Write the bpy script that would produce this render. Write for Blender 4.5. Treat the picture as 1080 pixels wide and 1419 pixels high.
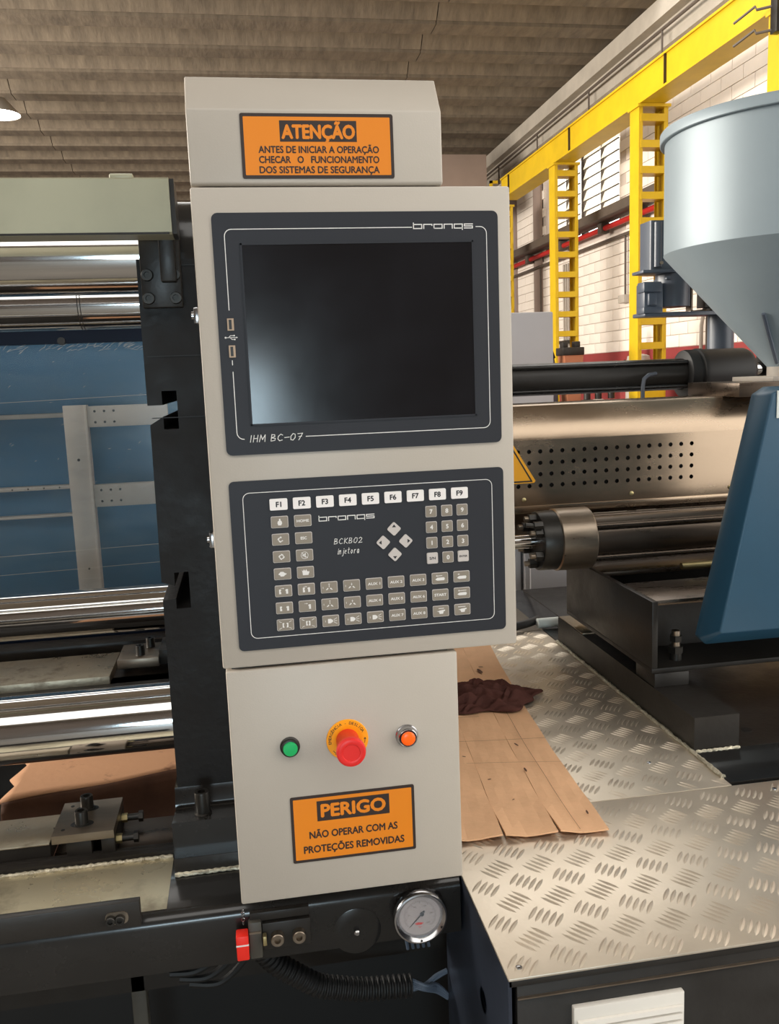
import bpy, bmesh, math, random
from mathutils import Vector, Matrix, noise
random.seed(7)
for o in list(bpy.data.objects): bpy.data.objects.remove(o)
scene = bpy.context.scene
COL = scene.collection
PI = math.pi

# ------------------------------------------------------------------ camera
cam = bpy.data.objects.new('camera', bpy.data.cameras.new('camera'))
COL.objects.link(cam); scene.camera = cam
cam.data.sensor_fit = 'HORIZONTAL'; cam.data.sensor_width = 36.0
cam.data.lens = 1219.0/1080*36.0
cam.data.clip_start = 0.05; cam.data.clip_end = 200
cam.location = (0, 0, 1.6)
yaw, pitch, roll = 0.161142670, 0.153074081, -0.0382828030
fw = Vector((math.sin(yaw)*math.cos(pitch), math.cos(yaw)*math.cos(pitch), -math.sin(pitch)))
rt = Vector((math.cos(yaw), -math.sin(yaw), 0)); up = rt.cross(fw)
r2 = math.cos(roll)*rt + math.sin(roll)*up; u2 = -math.sin(roll)*rt + math.cos(roll)*up
m = Matrix((( r2.x, u2.x, -fw.x), (r2.y, u2.y, -fw.y), (r2.z, u2.z, -fw.z)))
cam.rotation_mode = 'QUATERNION'; cam.rotation_quaternion = m.to_quaternion()

# ------------------------------------------------------------------ world, light, exposure
w = bpy.data.worlds.new('world'); scene.world = w; w.use_nodes = True
nt = w.node_tree; bg = nt.nodes['Background']
bg.inputs['Color'].default_value = (1.0, 0.965, 0.91, 1); bg.inputs['Strength'].default_value = 2.3
scene.view_settings.view_transform = 'Standard'; scene.view_settings.look = 'None'
scene.view_settings.gamma = 1.0; scene.view_settings.use_curve_mapping = False
scene.view_settings.exposure = 0.34

def area(name, loc, rot, sx, sy, power, col):
    L = bpy.data.lights.new(name, 'AREA'); L.shape = 'RECTANGLE'; L.size = sx; L.size_y = sy; L.energy = power; L.color = col
    o = bpy.data.objects.new(name, L); COL.objects.link(o); o.location = loc; o.rotation_euler = rot; return o
# added left-side fill for the right wall; daylight through the doorway behind the photographer
area('left_side_fill', (-8.85, 7.5, 3.6), (0, -PI/2, 0), 2.6, 10, 2000, (1.0, .93, .83))
area('doorway_daylight', (-.5, -5.9, 1.15), (PI/2, 0, 0), 1.5, 1.1, 70, (.62, .86, 1.0))

# ------------------------------------------------------------------ materials
def lin(c):
    out = []
    for v in c:
        v = v/255.0
        out.append(v/12.92 if v <= 0.04045 else ((v+0.055)/1.055)**2.4)
    return (out[0], out[1], out[2], 1)
MC = {}
def mat(name, col, rough=0.5, metal=0.0, var=0.0, scale=8.0, bump=0.0, bscale=60.0, col2=None, coat=0.0,
        stretch=None, emit=0.0, rvar=0.0, spec=0.5, thr=(0.35, 0.65)):
    mt = bpy.data.materials.new(name); mt.use_nodes = True; MC[name] = mt
    nt = mt.node_tree; n = nt.nodes; l = nt.links; b = n['Principled BSDF']
    b.inputs['Base Color'].default_value = lin(col); b.inputs['Roughness'].default_value = rough
    b.inputs['Metallic'].default_value = metal; b.inputs['Coat Weight'].default_value = coat
    b.inputs['Coat Roughness'].default_value = 0.08; b.inputs['Specular IOR Level'].default_value = spec
    if emit:
        b.inputs['Emission Color'].default_value = lin(col); b.inputs['Emission Strength'].default_value = emit
    if var or bump or col2 or rvar:
        tc = n.new('ShaderNodeTexCoord'); mp = n.new('ShaderNodeMapping')
        l.new(tc.outputs['Object'], mp.inputs['Vector'])
        if stretch: mp.inputs['Scale'].default_value = stretch
    if var or col2 or rvar:
        nz = n.new('ShaderNodeTexNoise'); nz.inputs['Scale'].default_value = scale
        nz.inputs['Detail'].default_value = 6; nz.inputs['Roughness'].default_value = 0.65
        l.new(mp.outputs[0], nz.inputs['Vector'])
        cr = n.new('ShaderNodeValToRGB'); l.new(nz.outputs['Fac'], cr.inputs['Fac'])
        cr.color_ramp.elements[0].position = thr[0]; cr.color_ramp.elements[1].position = thr[1]
        if col2:
            a, c = lin(col), lin(col2)
        else:
            a = tuple(v*(1-var) for v in lin(col)[:3])+(1,); c = tuple(min(1, v*(1+var)) for v in lin(col)[:3])+(1,)
        cr.color_ramp.elements[0].color = a; cr.color_ramp.elements[1].color = c
        if var or col2: l.new(cr.outputs['Color'], b.inputs['Base Color'])
        if rvar:
            mr = n.new('ShaderNodeMapRange'); l.new(nz.outputs['Fac'], mr.inputs['Value'])
            mr.inputs['From Min'].default_value = 0.3; mr.inputs['From Max'].default_value = 0.7
            mr.inputs['To Min'].default_value = max(0.02, rough-rvar); mr.inputs['To Max'].default_value = min(1, rough+rvar)
            l.new(mr.outputs['Result'], b.inputs['Roughness'])
    if bump:
        n2 = n.new('ShaderNodeTexNoise'); n2.inputs['Scale'].default_value = bscale; n2.inputs['Detail'].default_value = 3
        l.new(mp.outputs[0], n2.inputs['Vector'])
        bp = n.new('ShaderNodeBump'); bp.inputs['Strength'].default_value = bump; bp.inputs['Distance'].default_value = 0.01
        l.new(n2.outputs['Fac'], bp.inputs['Height']); l.new(bp.outputs['Normal'], b.inputs['Normal'])
    return mt
M = dict(
  panel = mat('panel_grey_paint', (181,172,160), 0.42, var=0.03, scale=3, bump=0.03, bscale=400),
  bezel = mat('bezel_charcoal', (41,42,47), 0.5, spec=.3, var=0.04, scale=5),
  screen = mat('screen_glass', (18,18,22), 0.15, var=0.2, scale=6, rvar=0.03),
  white = mat('white_print', (225,222,218), 0.6),
  keyw = mat('white_key', (236,230,226), 0.45),
  keyg = mat('taupe_key', (137,127,113), 0.5),
  keyl = mat('light_key', (196,188,182), 0.5),
  blackprint = mat('black_print', (28,24,24), 0.5),
  brownprint = mat('sign_dark_print', (46,32,26), 0.45),
  orange = mat('sign_orange', (226,130,10), 0.45),
  signyel = mat('hazard_yellow', (226,158,30), 0.4),
  red = mat('button_red', (225,40,36), 0.35, bump=0.02),
  ringyel = mat('ring_yellow', (250,165,10), 0.4),
  green = mat('button_green', (20,175,95), 0.35),
  amber = mat('lamp_amber', (250,95,12), 0.3, emit=0.25),
  chrome = mat('hard_chrome', (205,205,205), 0.09, 1.0, rvar=0.03, scale=6, var=0.05, stretch=(0.5,6,6)),
  chromering = mat('bright_chrome', (176,176,178), 0.2, 1.0),
  usb = mat('usb_metal', (165,138,115), 0.45, 0.8),
  cast = mat('black_cast_paint', (31,29,28), 0.5, spec=.22, var=0.15, scale=9, bump=0.10, bscale=70, rvar=0.12),
  black = mat('black_satin_paint', (44,41,38), 0.38, spec=.32, var=0.12, scale=10, bump=0.04, bscale=90, rvar=0.1),
  blackgloss = mat('black_gloss_paint', (34,33,32), 0.22, var=0.15, scale=7, bump=0.02, bscale=30, coat=0.3, spec=.35, rvar=0.08),
  oily = mat('oily_base_sheen', (196,186,158), 0.30, 0.6, col2=(110,100,84), scale=5, bump=0.03, bscale=30, rvar=0.1, thr=(0.52,0.72)),  # pale cream paints the sky's reflection over the oily beam top
  worn = mat('worn_machined_steel', (176,162,140), 0.36, 0.75, col2=(92,78,62), scale=14, bump=0.1, bscale=70, rvar=0.12, thr=(0.55,0.75)),
  weld = mat('weld_sealant', (196,188,166), 0.35, 0.4, bump=0.6, bscale=120, var=0.3, scale=60),
  steel = mat('machined_steel', (146,133,118), 0.34, 0.9, var=0.12, scale=12, bump=0.02, rvar=0.08, stretch=(1,4,4)),
  darksteel = mat('burnished_steel', (98,87,77), 0.3, 0.85, var=0.15, scale=8, rvar=0.08, stretch=(0.4,3,3)),
  bolt = mat('black_oxide', (52,50,47), 0.38, 0.6, var=0.15, scale=40),
  beige = mat('guard_rail_finish', (166,163,140), 0.4, 0.25, var=0.08, scale=4, rvar=0.06, stretch=(1,1,1)),
  stainless = mat('brushed_stainless', (160,142,122), 0.25, 0.9, var=0.1, scale=5, rvar=0.06, stretch=(0.6,2,2)),
  blue = mat('machine_blue', (36,76,100), 0.4, var=0.06, scale=4, bump=0.02, bscale=300),
  navy = mat('navy_paint', (12,22,38), 0.5, spec=.15, var=0.1, scale=5),
  rearblue = mat('rear_guard_blue', (38,88,120), 0.5, var=0.08, scale=2.5),
  greyframe = mat('grey_frame_paint', (172,164,154), 0.5, var=0.05, scale=7),
  sideblue = mat('bluish_black_paint', (42,48,60), 0.35, var=0.1, scale=6, bump=0.02, bscale=60),
  tread = mat('aluminium_tread', (222,210,192), 0.42, 0.8, var=0.05, scale=7, rvar=0.05, bump=0.03, bscale=90),
  card = mat('cardboard', (228,180,138), 0.85, var=0.06, scale=9, bump=0.06, bscale=80),
  cardedge = mat('cardboard_dirty', (200,150,112), 0.85, col2=(110,70,48), scale=10, thr=(0.6,0.75), bump=0.1, bscale=50),
  carddark = mat('cardboard_stain_shade', (92,60,42), 0.8, var=0.2, scale=15),  # stains and creases, and the painted shade of the folded flap
  cloth = mat('brown_cloth', (82,52,46), 0.95, var=0.15, scale=20, spec=.1, bump=0.2, bscale=300),
  hopper = mat('hopper_grey_blue', (136,149,156), 0.46, 0.15, var=0.03, scale=3),
  greydark = mat('dark_grey_steel', (72,69,62), 0.45, var=0.1, scale=20),
  slate = mat('slate_paint', (78,86,98), 0.35, var=0.08, scale=8),
  yellow = mat('crane_yellow', (208,172,22), 0.45, var=0.08, scale=3),
  wall = mat('white_block_paint', (238,228,217), 0.8, var=0.05, scale=1.5, bump=0.1, bscale=20),
  mortar = mat('mortar_joint', (206,194,184), 0.9, var=0.1, scale=4),
  dado = mat('red_dado_paint', (140,52,52), 0.7, var=0.1, scale=3),
  concrete = mat('ceiling_concrete', (126,113,96), 0.85, col2=(92,82,70), scale=2.6, bump=0.3, bscale=9, stretch=(3.0,0.9,1), thr=(.3,.7)),
  concrete2 = mat('eave_concrete', (170,162,150), 0.8, var=0.12, scale=2, bump=0.1, bscale=10),
  floor = mat('floor_concrete', (112,106,98), 0.5, var=0.15, scale=1.2),
  cabinet = mat('cabinet_grey', (176,174,176), 0.5, var=0.03, scale=2),
  frontwall = mat('front_wall_paint', (84,74,66), 0.8, var=0.1, scale=1),
  backwall = mat('back_wall_paint', (150,132,122), 0.8, var=0.08, scale=1),
  redpipe = mat('red_pipe', (176,34,34), 0.4),
  darkpipe = mat('dark_pipe', (86,76,68), 0.6, var=0.1),
  rubber = mat('black_rubber', (24,24,24), 0.55, bump=0.02),
  cablew = mat('grey_cable', (96,108,124), 0.5),
  redplastic = mat('red_plastic', (238,44,30), 0.4),
  vent = mat('vent_white', (222,216,206), 0.5),
  lampw = mat('lamp_glow', (255,255,255), 0.5, emit=6.0),
  tan = mat('terracotta_plastic', (176,112,80), 0.6),
  dial = mat('dial_face', (196,180,174), 0.5, var=0.03, scale=10),
  needle = mat('needle_black', (20,18,18), 0.4),
  brass = mat('brass_fitting', (180,165,120), 0.35, 0.8),
  paper = mat('paper_label', (205,210,205), 0.7, var=0.04, scale=30),
  teal = mat('teal_tool_paint', (34,120,130), 0.5),
)
# gloss surface that lets light through
def glassmat(name, tint, alpha, rough, scratch=0.0):
    mt = bpy.data.materials.new(name); mt.use_nodes = True; nt = mt.node_tree; n = nt.nodes; l = nt.links
    b = n['Principled BSDF']; b.inputs['Base Color'].default_value = lin(tint); b.inputs['Roughness'].default_value = rough
    out = n['Material Output']; tr = n.new('ShaderNodeBsdfTransparent'); mx = n.new('ShaderNodeMixShader')
    l.new(tr.outputs[0], mx.inputs[1]); l.new(b.outputs[0], mx.inputs[2]); l.new(mx.outputs[0], out.inputs['Surface'])
    if scratch:
        tc = n.new('ShaderNodeTexCoord'); mp = n.new('ShaderNodeMapping'); l.new(tc.outputs['Object'], mp.inputs[0])
        mp.inputs['Scale'].default_value = (2, 2, 6); mp.inputs['Rotation'].default_value = (0, 0.25, 0)
        nz = n.new('ShaderNodeTexNoise'); nz.inputs['Scale'].default_value = 3; nz.inputs['Detail'].default_value = 10; nz.inputs['Roughness'].default_value = 0.7
        l.new(mp.outputs[0], nz.inputs['Vector'])
        mr = n.new('ShaderNodeMapRange'); l.new(nz.outputs['Fac'], mr.inputs['Value'])
        mr.inputs['From Min'].default_value = 0.45; mr.inputs['From Max'].default_value = 0.8
        mr.inputs['To Min'].default_value = alpha; mr.inputs['To Max'].default_value = alpha+scratch
        l.new(mr.outputs[0], mx.inputs[0])
    else:
        mx.inputs[0].default_value = alpha
    return mt
M['pane'] = glassmat('scratched_acrylic', (150,170,180), 0.07, 0.15, 0.10)
M['glass'] = glassmat('clear_glass', (230,235,240), 0.10, 0.03)
mt = bpy.data.materials.new('frosted_louvre'); mt.use_nodes = True; n = mt.node_tree.nodes; l = mt.node_tree.links
tl = n.new('ShaderNodeBsdfTranslucent'); tl.inputs[0].default_value = (0.9, 0.82, 0.66, 1)
tr = n.new('ShaderNodeBsdfTransparent'); mx = n.new('ShaderNodeMixShader'); mx.inputs[0].default_value = 0.25
l.new(tl.outputs[0], mx.inputs[1]); l.new(tr.outputs[0], mx.inputs[2]); l.new(mx.outputs[0], n['Material Output'].inputs['Surface'])
M['louvre'] = mt

# ------------------------------------------------------------------ mesh helpers
WL = {}
def wloc(o): return WL.get(o.name, Vector((0, 0, 0)))
class MB:
    def __init__(s): s.v = []; s.f = []; s.mi = []; s.cur = 0
    def mat(s, i): s.cur = i; return s
    def add(s, vs, fs):
        b = len(s.v); s.v += [tuple(v) for v in vs]; s.f += [tuple(i+b for i in f) for f in fs]; s.mi += [s.cur]*len(fs); return s
    def box(s, x0, x1, y0, y1, z0, z1, bev=0.0):
        if bev <= 0:
            v = [(x, y, z) for x in (x0, x1) for y in (y0, y1) for z in (z0, z1)]
            return s.add(v, [(0,1,3,2),(4,6,7,5),(0,4,5,1),(2,3,7,6),(0,2,6,4),(1,5,7,3)])
        bm = bmesh.new(); bmesh.ops.create_cube(bm, size=1)
        for v in bm.verts: v.co = ((x0+x1)/2+v.co.x*(x1-x0), (y0+y1)/2+v.co.y*(y1-y0), (z0+z1)/2+v.co.z*(z1-z0))
        bmesh.ops.bevel(bm, geom=list(bm.edges), offset=bev, segments=2, affect='EDGES', profile=0.5)
        return s.bm(bm)
    def bm(s, bm):
        bm.verts.index_update(); s.add([v.co[:] for v in bm.verts], [[v.index for v in f.verts] for f in bm.faces]); bm.free(); return s
    def prism(s, poly, axis, a, b):            # poly: 2-D outline, extruded along axis from a to b
        def P(p, t):
            if axis == 'x': return (t, p[0], p[1])
            if axis == 'y': return (p[0], t, p[1])
            return (p[0], p[1], t)
        n = len(poly); v = [P(p, a) for p in poly]+[P(p, b) for p in poly]
        return s.add(v, [tuple(range(n)), tuple(range(2*n-1, n-1, -1))]+[(i, i+n, (i+1)%n+n, (i+1)%n) for i in range(n)])
    def lathe(s, prof, c, axis, n=32, cap=True, arc=1.0):   # prof: (radius, offset along axis)
        v = []; f = []
        for r, t in prof:
            for i in range(n):
                a = 2*PI*i/n; p, q = r*math.cos(a), r*math.sin(a)
                if axis == 'x': v.append((c[0]+t, c[1]+p, c[2]+q))
                elif axis == 'y': v.append((c[0]+p, c[1]+t, c[2]+q))
                else: v.append((c[0]+p, c[1]+q, c[2]+t))
        k = len(prof)
        for j in range(k-1):
            for i in range(n): f.append((j*n+i, j*n+(i+1)%n, (j+1)*n+(i+1)%n, (j+1)*n+i))
        if cap: f.append(tuple(range(n-1, -1, -1))); f.append(tuple((k-1)*n+i for i in range(n)))
        return s.add(v, f)
    def cyl(s, c, r, axis, a, b, n=32, bev=0.0):
        if bev: return s.lathe([(r-bev, a), (r, a+bev), (r, b-bev), (r-bev, b)], c, axis, n)
        return s.lathe([(r, a), (r, b)], c, axis, n)
    def tube(s, pts, r, n=10, closed=False):
        P = [Vector(p) for p in pts]; k = len(P); v = []; f = []; prev = None
        for i in range(k):
            a = P[i-1] if (i or closed) else P[i]; b = P[(i+1)%k] if (i < k-1 or closed) else P[i]
            t = (b-a).normalized()
            if prev is None: x = t.orthogonal().normalized()
            else: x = (prev-t*prev.dot(t)).normalized()
            prev = x; y = t.cross(x)
            rr = r[i] if isinstance(r, (list, tuple)) else r
            for j in range(n):
                q = 2*PI*j/n; v.append(P[i]+x*(rr*math.cos(q))+y*(rr*math.sin(q)))
        for i in range(k if closed else k-1):
            for j in range(n): f.append((i*n+j, i*n+(j+1)%n, ((i+1)%k)*n+(j+1)%n, ((i+1)%k)*n+j))
        if not closed: f += [tuple(range(n-1, -1, -1)), tuple((k-1)*n+j for j in range(n))]
        return s.add(v, f)
    def build(s, name, mats, parent=None, smooth=True, org=None):
        me = bpy.data.meshes.new(name)
        lo = Vector([min(v[i] for v in s.v) for i in range(3)]); hi = Vector([max(v[i] for v in s.v) for i in range(3)])
        c = Vector(org) if org else Vector(((lo.x+hi.x)/2, (lo.y+hi.y)/2, lo.z))
        me.from_pydata([(v[0]-c.x, v[1]-c.y, v[2]-c.z) for v in s.v], [], s.f)
        if not isinstance(mats, (list, tuple)): mats = [mats]
        for m_ in mats: me.materials.append(M[m_])
        for p, i in zip(me.polygons, s.mi): p.material_index = i
        me.validate(); me.update()
        bm = bmesh.new(); bm.from_mesh(me); bmesh.ops.recalc_face_normals(bm, faces=bm.faces); bm.to_mesh(me); bm.free()
        if smooth:
            me.shade_smooth(); me.set_sharp_from_angle(angle=math.radians(38))
        o = bpy.data.objects.new(name, me); COL.objects.link(o)
        if parent: o.parent = parent; o.location = c-wloc(parent)
        else: o.location = c
        WL[o.name] = c
        return o
def tag(o, label=None, cat=None, group=None, kind=None):
    if label: o['label'] = label
    if cat: o['category'] = cat
    if group: o['group'] = group
    if kind: o['kind'] = kind
    return o
def empty(name, loc, label=None, cat=None, group=None):
    o = bpy.data.objects.new(name, None); COL.objects.link(o); o.location = loc; o.empty_display_size = 0.05
    WL[o.name] = Vector(loc); return tag(o, label, cat, group)
def dup(src, dx, dy, dz, parent=None, label=None):            # copy of one part
    c = src.copy(); COL.objects.link(c); c.location = src.location+Vector((dx, dy, dz)); WL[c.name] = wloc(src)+Vector((dx, dy, dz))
    if parent:
        c.parent = parent; c.location = WL[c.name]-wloc(parent)
    if label: c['label'] = label
    return c
def struct(mb, name, mats, parent=None, smooth=False):
    o = mb.build(name, mats, parent, smooth)
    if parent is None: o['kind'] = 'structure'
    return o
def rrect(x0, x1, z0, z1, r, n=4):
    pts = []
    for cx, cz, a0 in ((x1-r, z1-r, 0), (x0+r, z1-r, 90), (x0+r, z0+r, 180), (x1-r, z0+r, 270)):
        for i in range(n+1):
            a = math.radians(a0+90*i/n); pts.append((cx+r*math.cos(a), cz+r*math.sin(a)))
    return pts

# text: flat meshes from the built-in font, standing on a Y plane and facing -Y
def text_data(s, h, bold=0.0, sx=1.0, thick=0.0003):
    cu = bpy.data.curves.new('t', 'FONT'); cu.body = s; cu.size = 1.0; cu.offset = bold; cu.resolution_u = 3
    cu.align_x = 'CENTER'
    o = bpy.data.objects.new('t', cu); COL.objects.link(o)
    me = bpy.data.meshes.new_from_object(o.evaluated_get(bpy.context.evaluated_depsgraph_get()))
    bpy.data.objects.remove(o); bpy.data.curves.remove(cu)
    vs = [v.co.copy() for v in me.vertices]; fs = [tuple(p.vertices) for p in me.polygons]; bpy.data.meshes.remove(me)
    return vs, fs
CAPH = None
def add_text(mb, s, cx, z0, h, y, width=None, bold=0.0, sx=1.0, rot=0.0, pivot=None):
    """h = cap height; text centred on cx, baseline at z0; width (optional) forces the total width"""
    global CAPH
    if CAPH is None:
        v, _ = text_data('H', 1); CAPH = max(p.y for p in v)-min(p.y for p in v)
    vs, fs = text_data(s, 1, 0)
    if not vs: return
    x0 = min(p.x for p in vs); x1 = max(p.x for p in vs); k = h/CAPH
    kx = (width/(x1-x0)) if width else k*sx
    out = []
    for p in vs:
        x = (p.x-(x0+x1)/2)*kx; z = p.y*k
        if rot:
            x, z = x*math.cos(rot)-z*math.sin(rot), x*math.sin(rot)+z*math.cos(rot)
        out.append((cx+x, y, z0+z))
    mb.add(out, fs)
    if bold:
        b = bold*h*1.2
        for q, (dx, dz) in enumerate(((b, 0), (-b, 0), (0, b), (0, -b), (b/2, b/2), (-b/2, -b/2))):
            mb.add([(p[0]+dx, p[1]+.00001*(q+1), p[2]+dz) for p in out], fs)
def stroke(mb, pts, w, y, closed=False):       # flat line of width w through 2-D points (x, z)
    k = len(pts); rng = range(k if closed else k-1)
    for i in rng:
        a = Vector(pts[i]); b = Vector(pts[(i+1)%k]); d = (b-a)
        if d.length < 1e-7: continue
        d.normalize(); n_ = Vector((-d.y, d.x))*w/2; e = d*w/2
        q = [a-e+n_, a-e-n_, b+e-n_, b+e+n_]
        mb.add([(p.x, y-0.00001*(i%3), p.y) for p in q], [(0,1,2,3)])
def flatpoly(mb, pts, y): mb.add([(p[0], y, p[1]) for p in pts], [tuple(range(len(pts)))])

HAND = {  # simple handwritten strokes in a 0..1 box
 'I': [[(.3,0),(.35,1)]], 'H': [[(.1,0),(.15,1)],[(.75,1),(.7,0)],[(.1,.5),(.75,.55)]],
 'M': [[(0,0),(.15,1),(.45,.3),(.8,1),(.85,0)]],
 'B': [[(.1,0),(.15,1),(.6,.95),(.65,.7),(.15,.5),(.75,.4),(.7,.1),(.1,0)]],
 'C': [[(.8,.85),(.5,1),(.15,.7),(.1,.3),(.4,0),(.8,.1)]], '-': [[(.1,.45),(.8,.5)]],
 '0': [[(.4,1),(.1,.6),(.15,.1),(.5,0),(.8,.4),(.75,.9),(.4,1)]], '7': [[(.1,.95),(.85,1),(.35,0)],[(.3,.5),(.75,.55)]],
 'K': [[(.15,0),(.2,1)],[(.8,1),(.2,.45),(.85,0)]], '2': [[(.1,.8),(.4,1),(.75,.8),(.6,.45),(.1,0),(.85,.05)]],
 'O': [[(.4,1),(.1,.6),(.15,.1),(.5,0),(.8,.4),(.75,.9),(.4,1)]],
 'i': [[(.3,0),(.35,.6)],[(.36,.8),(.37,.86)]], 'n': [[(.1,0),(.15,.6),(.3,.5),(.55,.6),(.65,0)]],
 'j': [[(.5,.6),(.4,-.3),(.1,-.35)],[(.52,.8),(.53,.86)]], 'e': [[(.15,.3),(.65,.4),(.5,.6),(.2,.5),(.15,.1),(.6,.05)]],
 't': [[(.35,.95),(.3,.1),(.6,.05)],[(.1,.65),(.65,.7)]], 'o': [[(.35,.6),(.1,.3),(.3,0),(.6,.2),(.6,.5),(.35,.6)]],
 'r': [[(.15,0),(.2,.6),(.3,.5),(.6,.6)]], 'a': [[(.6,.6),(.25,.6),(.1,.2),(.3,0),(.6,.3),(.62,.6),(.65,0)]], ' ': []}
def hand(mb, s, x0, x1, z0, h, y, w, slant=0.15):
    wd = {'i': .55, 'I': .6, ' ': .6, 'j': .7, '-': .9}
    tot = sum(wd.get(c, 1) for c in s); k = (x1-x0)/tot; x = x0
    for c in s:
        for st in HAND[c]:
            stroke(mb, [(x+p[0]*k*.95+p[1]*h*slant, z0+p[1]*h) for p in st], w, y)
        x += wd.get(c, 1)*k
def logo(mb, x0, x1, z0, h, y, w):             # squared wide lettering: b r o n q s
    k = (x1-x0)/6.0; g = .10
    def L(i, pts, closed=False): stroke(mb, [(x0+(i+g+p[0]*(1-2*g))*k, z0+p[1]*h) for p in pts], w, y, closed)
    L(0, [(0,1.35),(0,0),(1,0),(1,1),(0,1)]); L(1, [(0,0),(0,1),(1,1),(1,.75)])
    L(2, [(0,0),(1,0),(1,1),(0,1)], True); L(3, [(0,0),(0,1),(1,1),(1,0)])
    L(4, [(1,-.35),(1,1),(0,1),(0,0),(1,0)]); L(5, [(1,1),(0,1),(0,.5),(1,.5),(1,0),(0,0)])
def frame_line(x0, x1, z0, z1, r, w, y, parent, gaps=()):     # rounded outline; a new object after each gap
    P = rrect(x0, x1, z0, z1, r, 5); n_ = len(P); runs = []; cur = None
    for i in range(n_):
        a, b = P[i], P[(i+1)%n_]
        steps = 60 if math.dist(a, b) > .05 else 1
        for j in range(steps):
            t0, t1 = j/steps, (j+1)/steps
            p = (a[0]+(b[0]-a[0])*t0, a[1]+(b[1]-a[1])*t0); q = (a[0]+(b[0]-a[0])*t1, a[1]+(b[1]-a[1])*t1)
            mx, mz = (p[0]+q[0])/2, (p[1]+q[1])/2
            if any(g0 < mx < g1 and h0 < mz < h1 for g0, g1, h0, h1 in gaps): cur = None; continue
            if cur is None: cur = [p]; runs.append(cur)
            cur.append(q)
    if len(runs) > 1: runs[0] = runs.pop()+runs[0][1:]
    for R_ in runs:
        s = MB(); stroke(s, R_, w, y); s.build('outline', 'white', parent)

# ================================================================== SETTING
s = MB(); s.box(-9, 5.1, -6, 21, -0.1, 0); struct(s, 'floor', 'floor')
WX = 4.9
wall = empty('wall_right', (WX, 8, 0)); wall['kind'] = 'structure'
s = MB()                                   # backing with the window opening cut out
s.box(WX+.02, WX+.25, 2.0, 11.03, 0, 5.6); s.box(WX+.02, WX+.25, 13.6, 21, 0, 5.6)
s.box(WX+.02, WX+.25, 11.03, 13.6, 0, 3.45); s.box(WX+.02, WX+.25, 11.03, 13.6, 4.62, 5.6)
struct(s, 'wall_core', 'mortar', wall)
s = MB(); s.box(WX-.012, WX+.02, 2.0, 21, 0, 1.80); struct(s, 'dado', 'dado', wall)
bl = {}
def block(L, h):
    if (L, h) not in bl:
        s = MB(); s.box(WX, WX+.022, 0, L, 0, h, .004); o = s.build('block', 'wall', wall, True, org=(WX, 0, 0)); bl[(L, h)] = o
        o['_src'] = 1
    return bl[(L, h)]
CH = .137; BLN = .40; cnt = 0
rest = MB()
z = 1.806; row = 0
while z < 5.4:
    y = 6.2+(BLN/2 if row % 2 else 0)
    while y < 16.5:
        y1 = y+BLN-.008
        inwin = (y1 > 11.0 and y < 13.63 and z+CH > 3.44 and z < 4.63)
        if not inwin:
            if y > 7.2 and y < 13.4 and z < 3.45 and cnt < 290:
                src = block(BLN-.008, CH-.008)
                if src.get('_src') == 1:
                    src['_src'] = 0; src.location = Vector((WX, y, z))-wloc(wall)
                else:
                    c = src.copy(); COL.objects.link(c); c.location = Vector((WX, y, z))-wloc(wall)
                cnt += 1
            else:
                rest.box(WX, WX+.022, y, y1, z, z+CH-.008)
        y += BLN
    z += CH; row += 1
for o in bl.values(): del o['_src']
tag(struct(rest, 'block_courses', 'wall', wall), kind='stuff')
s = MB()
for y in (13.9, 15.2, 17.5): s.box(WX-.035, WX, y, y+.35, 0, 5.4)
struct(s, 'pilaster', 'backwall', wall)
s = MB(); s.box(-9, 5.15, 20.0, 20.2, 0, 5.6); struct(s, 'wall_back', 'backwall')
s = MB(); s.box(-9.2, -9, -6, 20.2, 0, 5.6); struct(s, 'wall_left', 'backwall')
# unseen wall behind the photographer, added dark for reflections, with its open daylight doorway
s = MB(); s.box(-9, -1.2, -6.2, -6, 0, 5.6); s.box(0.3, 5.15, -6.2, -6, 0, 5.6); s.box(-1.2, 0.3, -6.2, -6, 1.9, 5.6)
struct(s, 'wall_front', 'frontwall')
# ceiling of folded concrete ribs running across the hall
ceil = empty('ceiling', (1, 14, 5.4)); ceil['kind'] = 'structure'
s = MB(); s.box(-9, WX+.25, 9.3, 20.2, 5.72, 5.85); struct(s, 'ceiling_slab', 'concrete', ceil)
prof = [(0,0),(.30,0),(.42,.10),(.60,.22),(.66,.22),(.845,.03),(.845,.30),(0,.30)]
for ya, yb in ((-6.2, -4.2), (-.6, 5.0)):  # unseen roof strips added to band the chrome reflections, gaps let sky in
    s = MB(); s.box(-9, WX+.25, ya, yb, 5.45, 5.75); struct(s, 'ceiling_slab', 'concrete', ceil)
segs = [(-9, -2.708), (-2.698, 2.38), (2.390, WX+.1)]
rib = []
for a, b in segs:
    s = MB(); s.prism([(9.3+p[0], 5.42+p[1]) for p in prof], 'x', a, b)
    o = struct(s, 'ceiling_rib', 'concrete', ceil); rib.append(o)
for i in range(1, 13):
    for o in rib:
        c = o.copy(); COL.objects.link(c); c.location = o.location+Vector((0, .868*i, 0))
# eave beam, crane rail ledge
s = MB(); s.box(4.72, WX+.02, 2, 20, 4.98, 5.42); s.box(4.60, 4.74, 2, 20, 5.22, 5.42); struct(s, 'trim_1', 'concrete2')
s = MB(); s.tube([(4.62, 3, 5.10), (4.62, 19, 5.10)], .018, 8)
for y in (9.3, 11.3, 13.3, 15.3): s.tube([(4.62, y, 5.10), (4.62, y, 4.80)], .012, 8)
tag(s.build('conduit_pipe', 'darkpipe'), 'thin grey conduit with short drops along the concrete eave beam', 'pipe')
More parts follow.
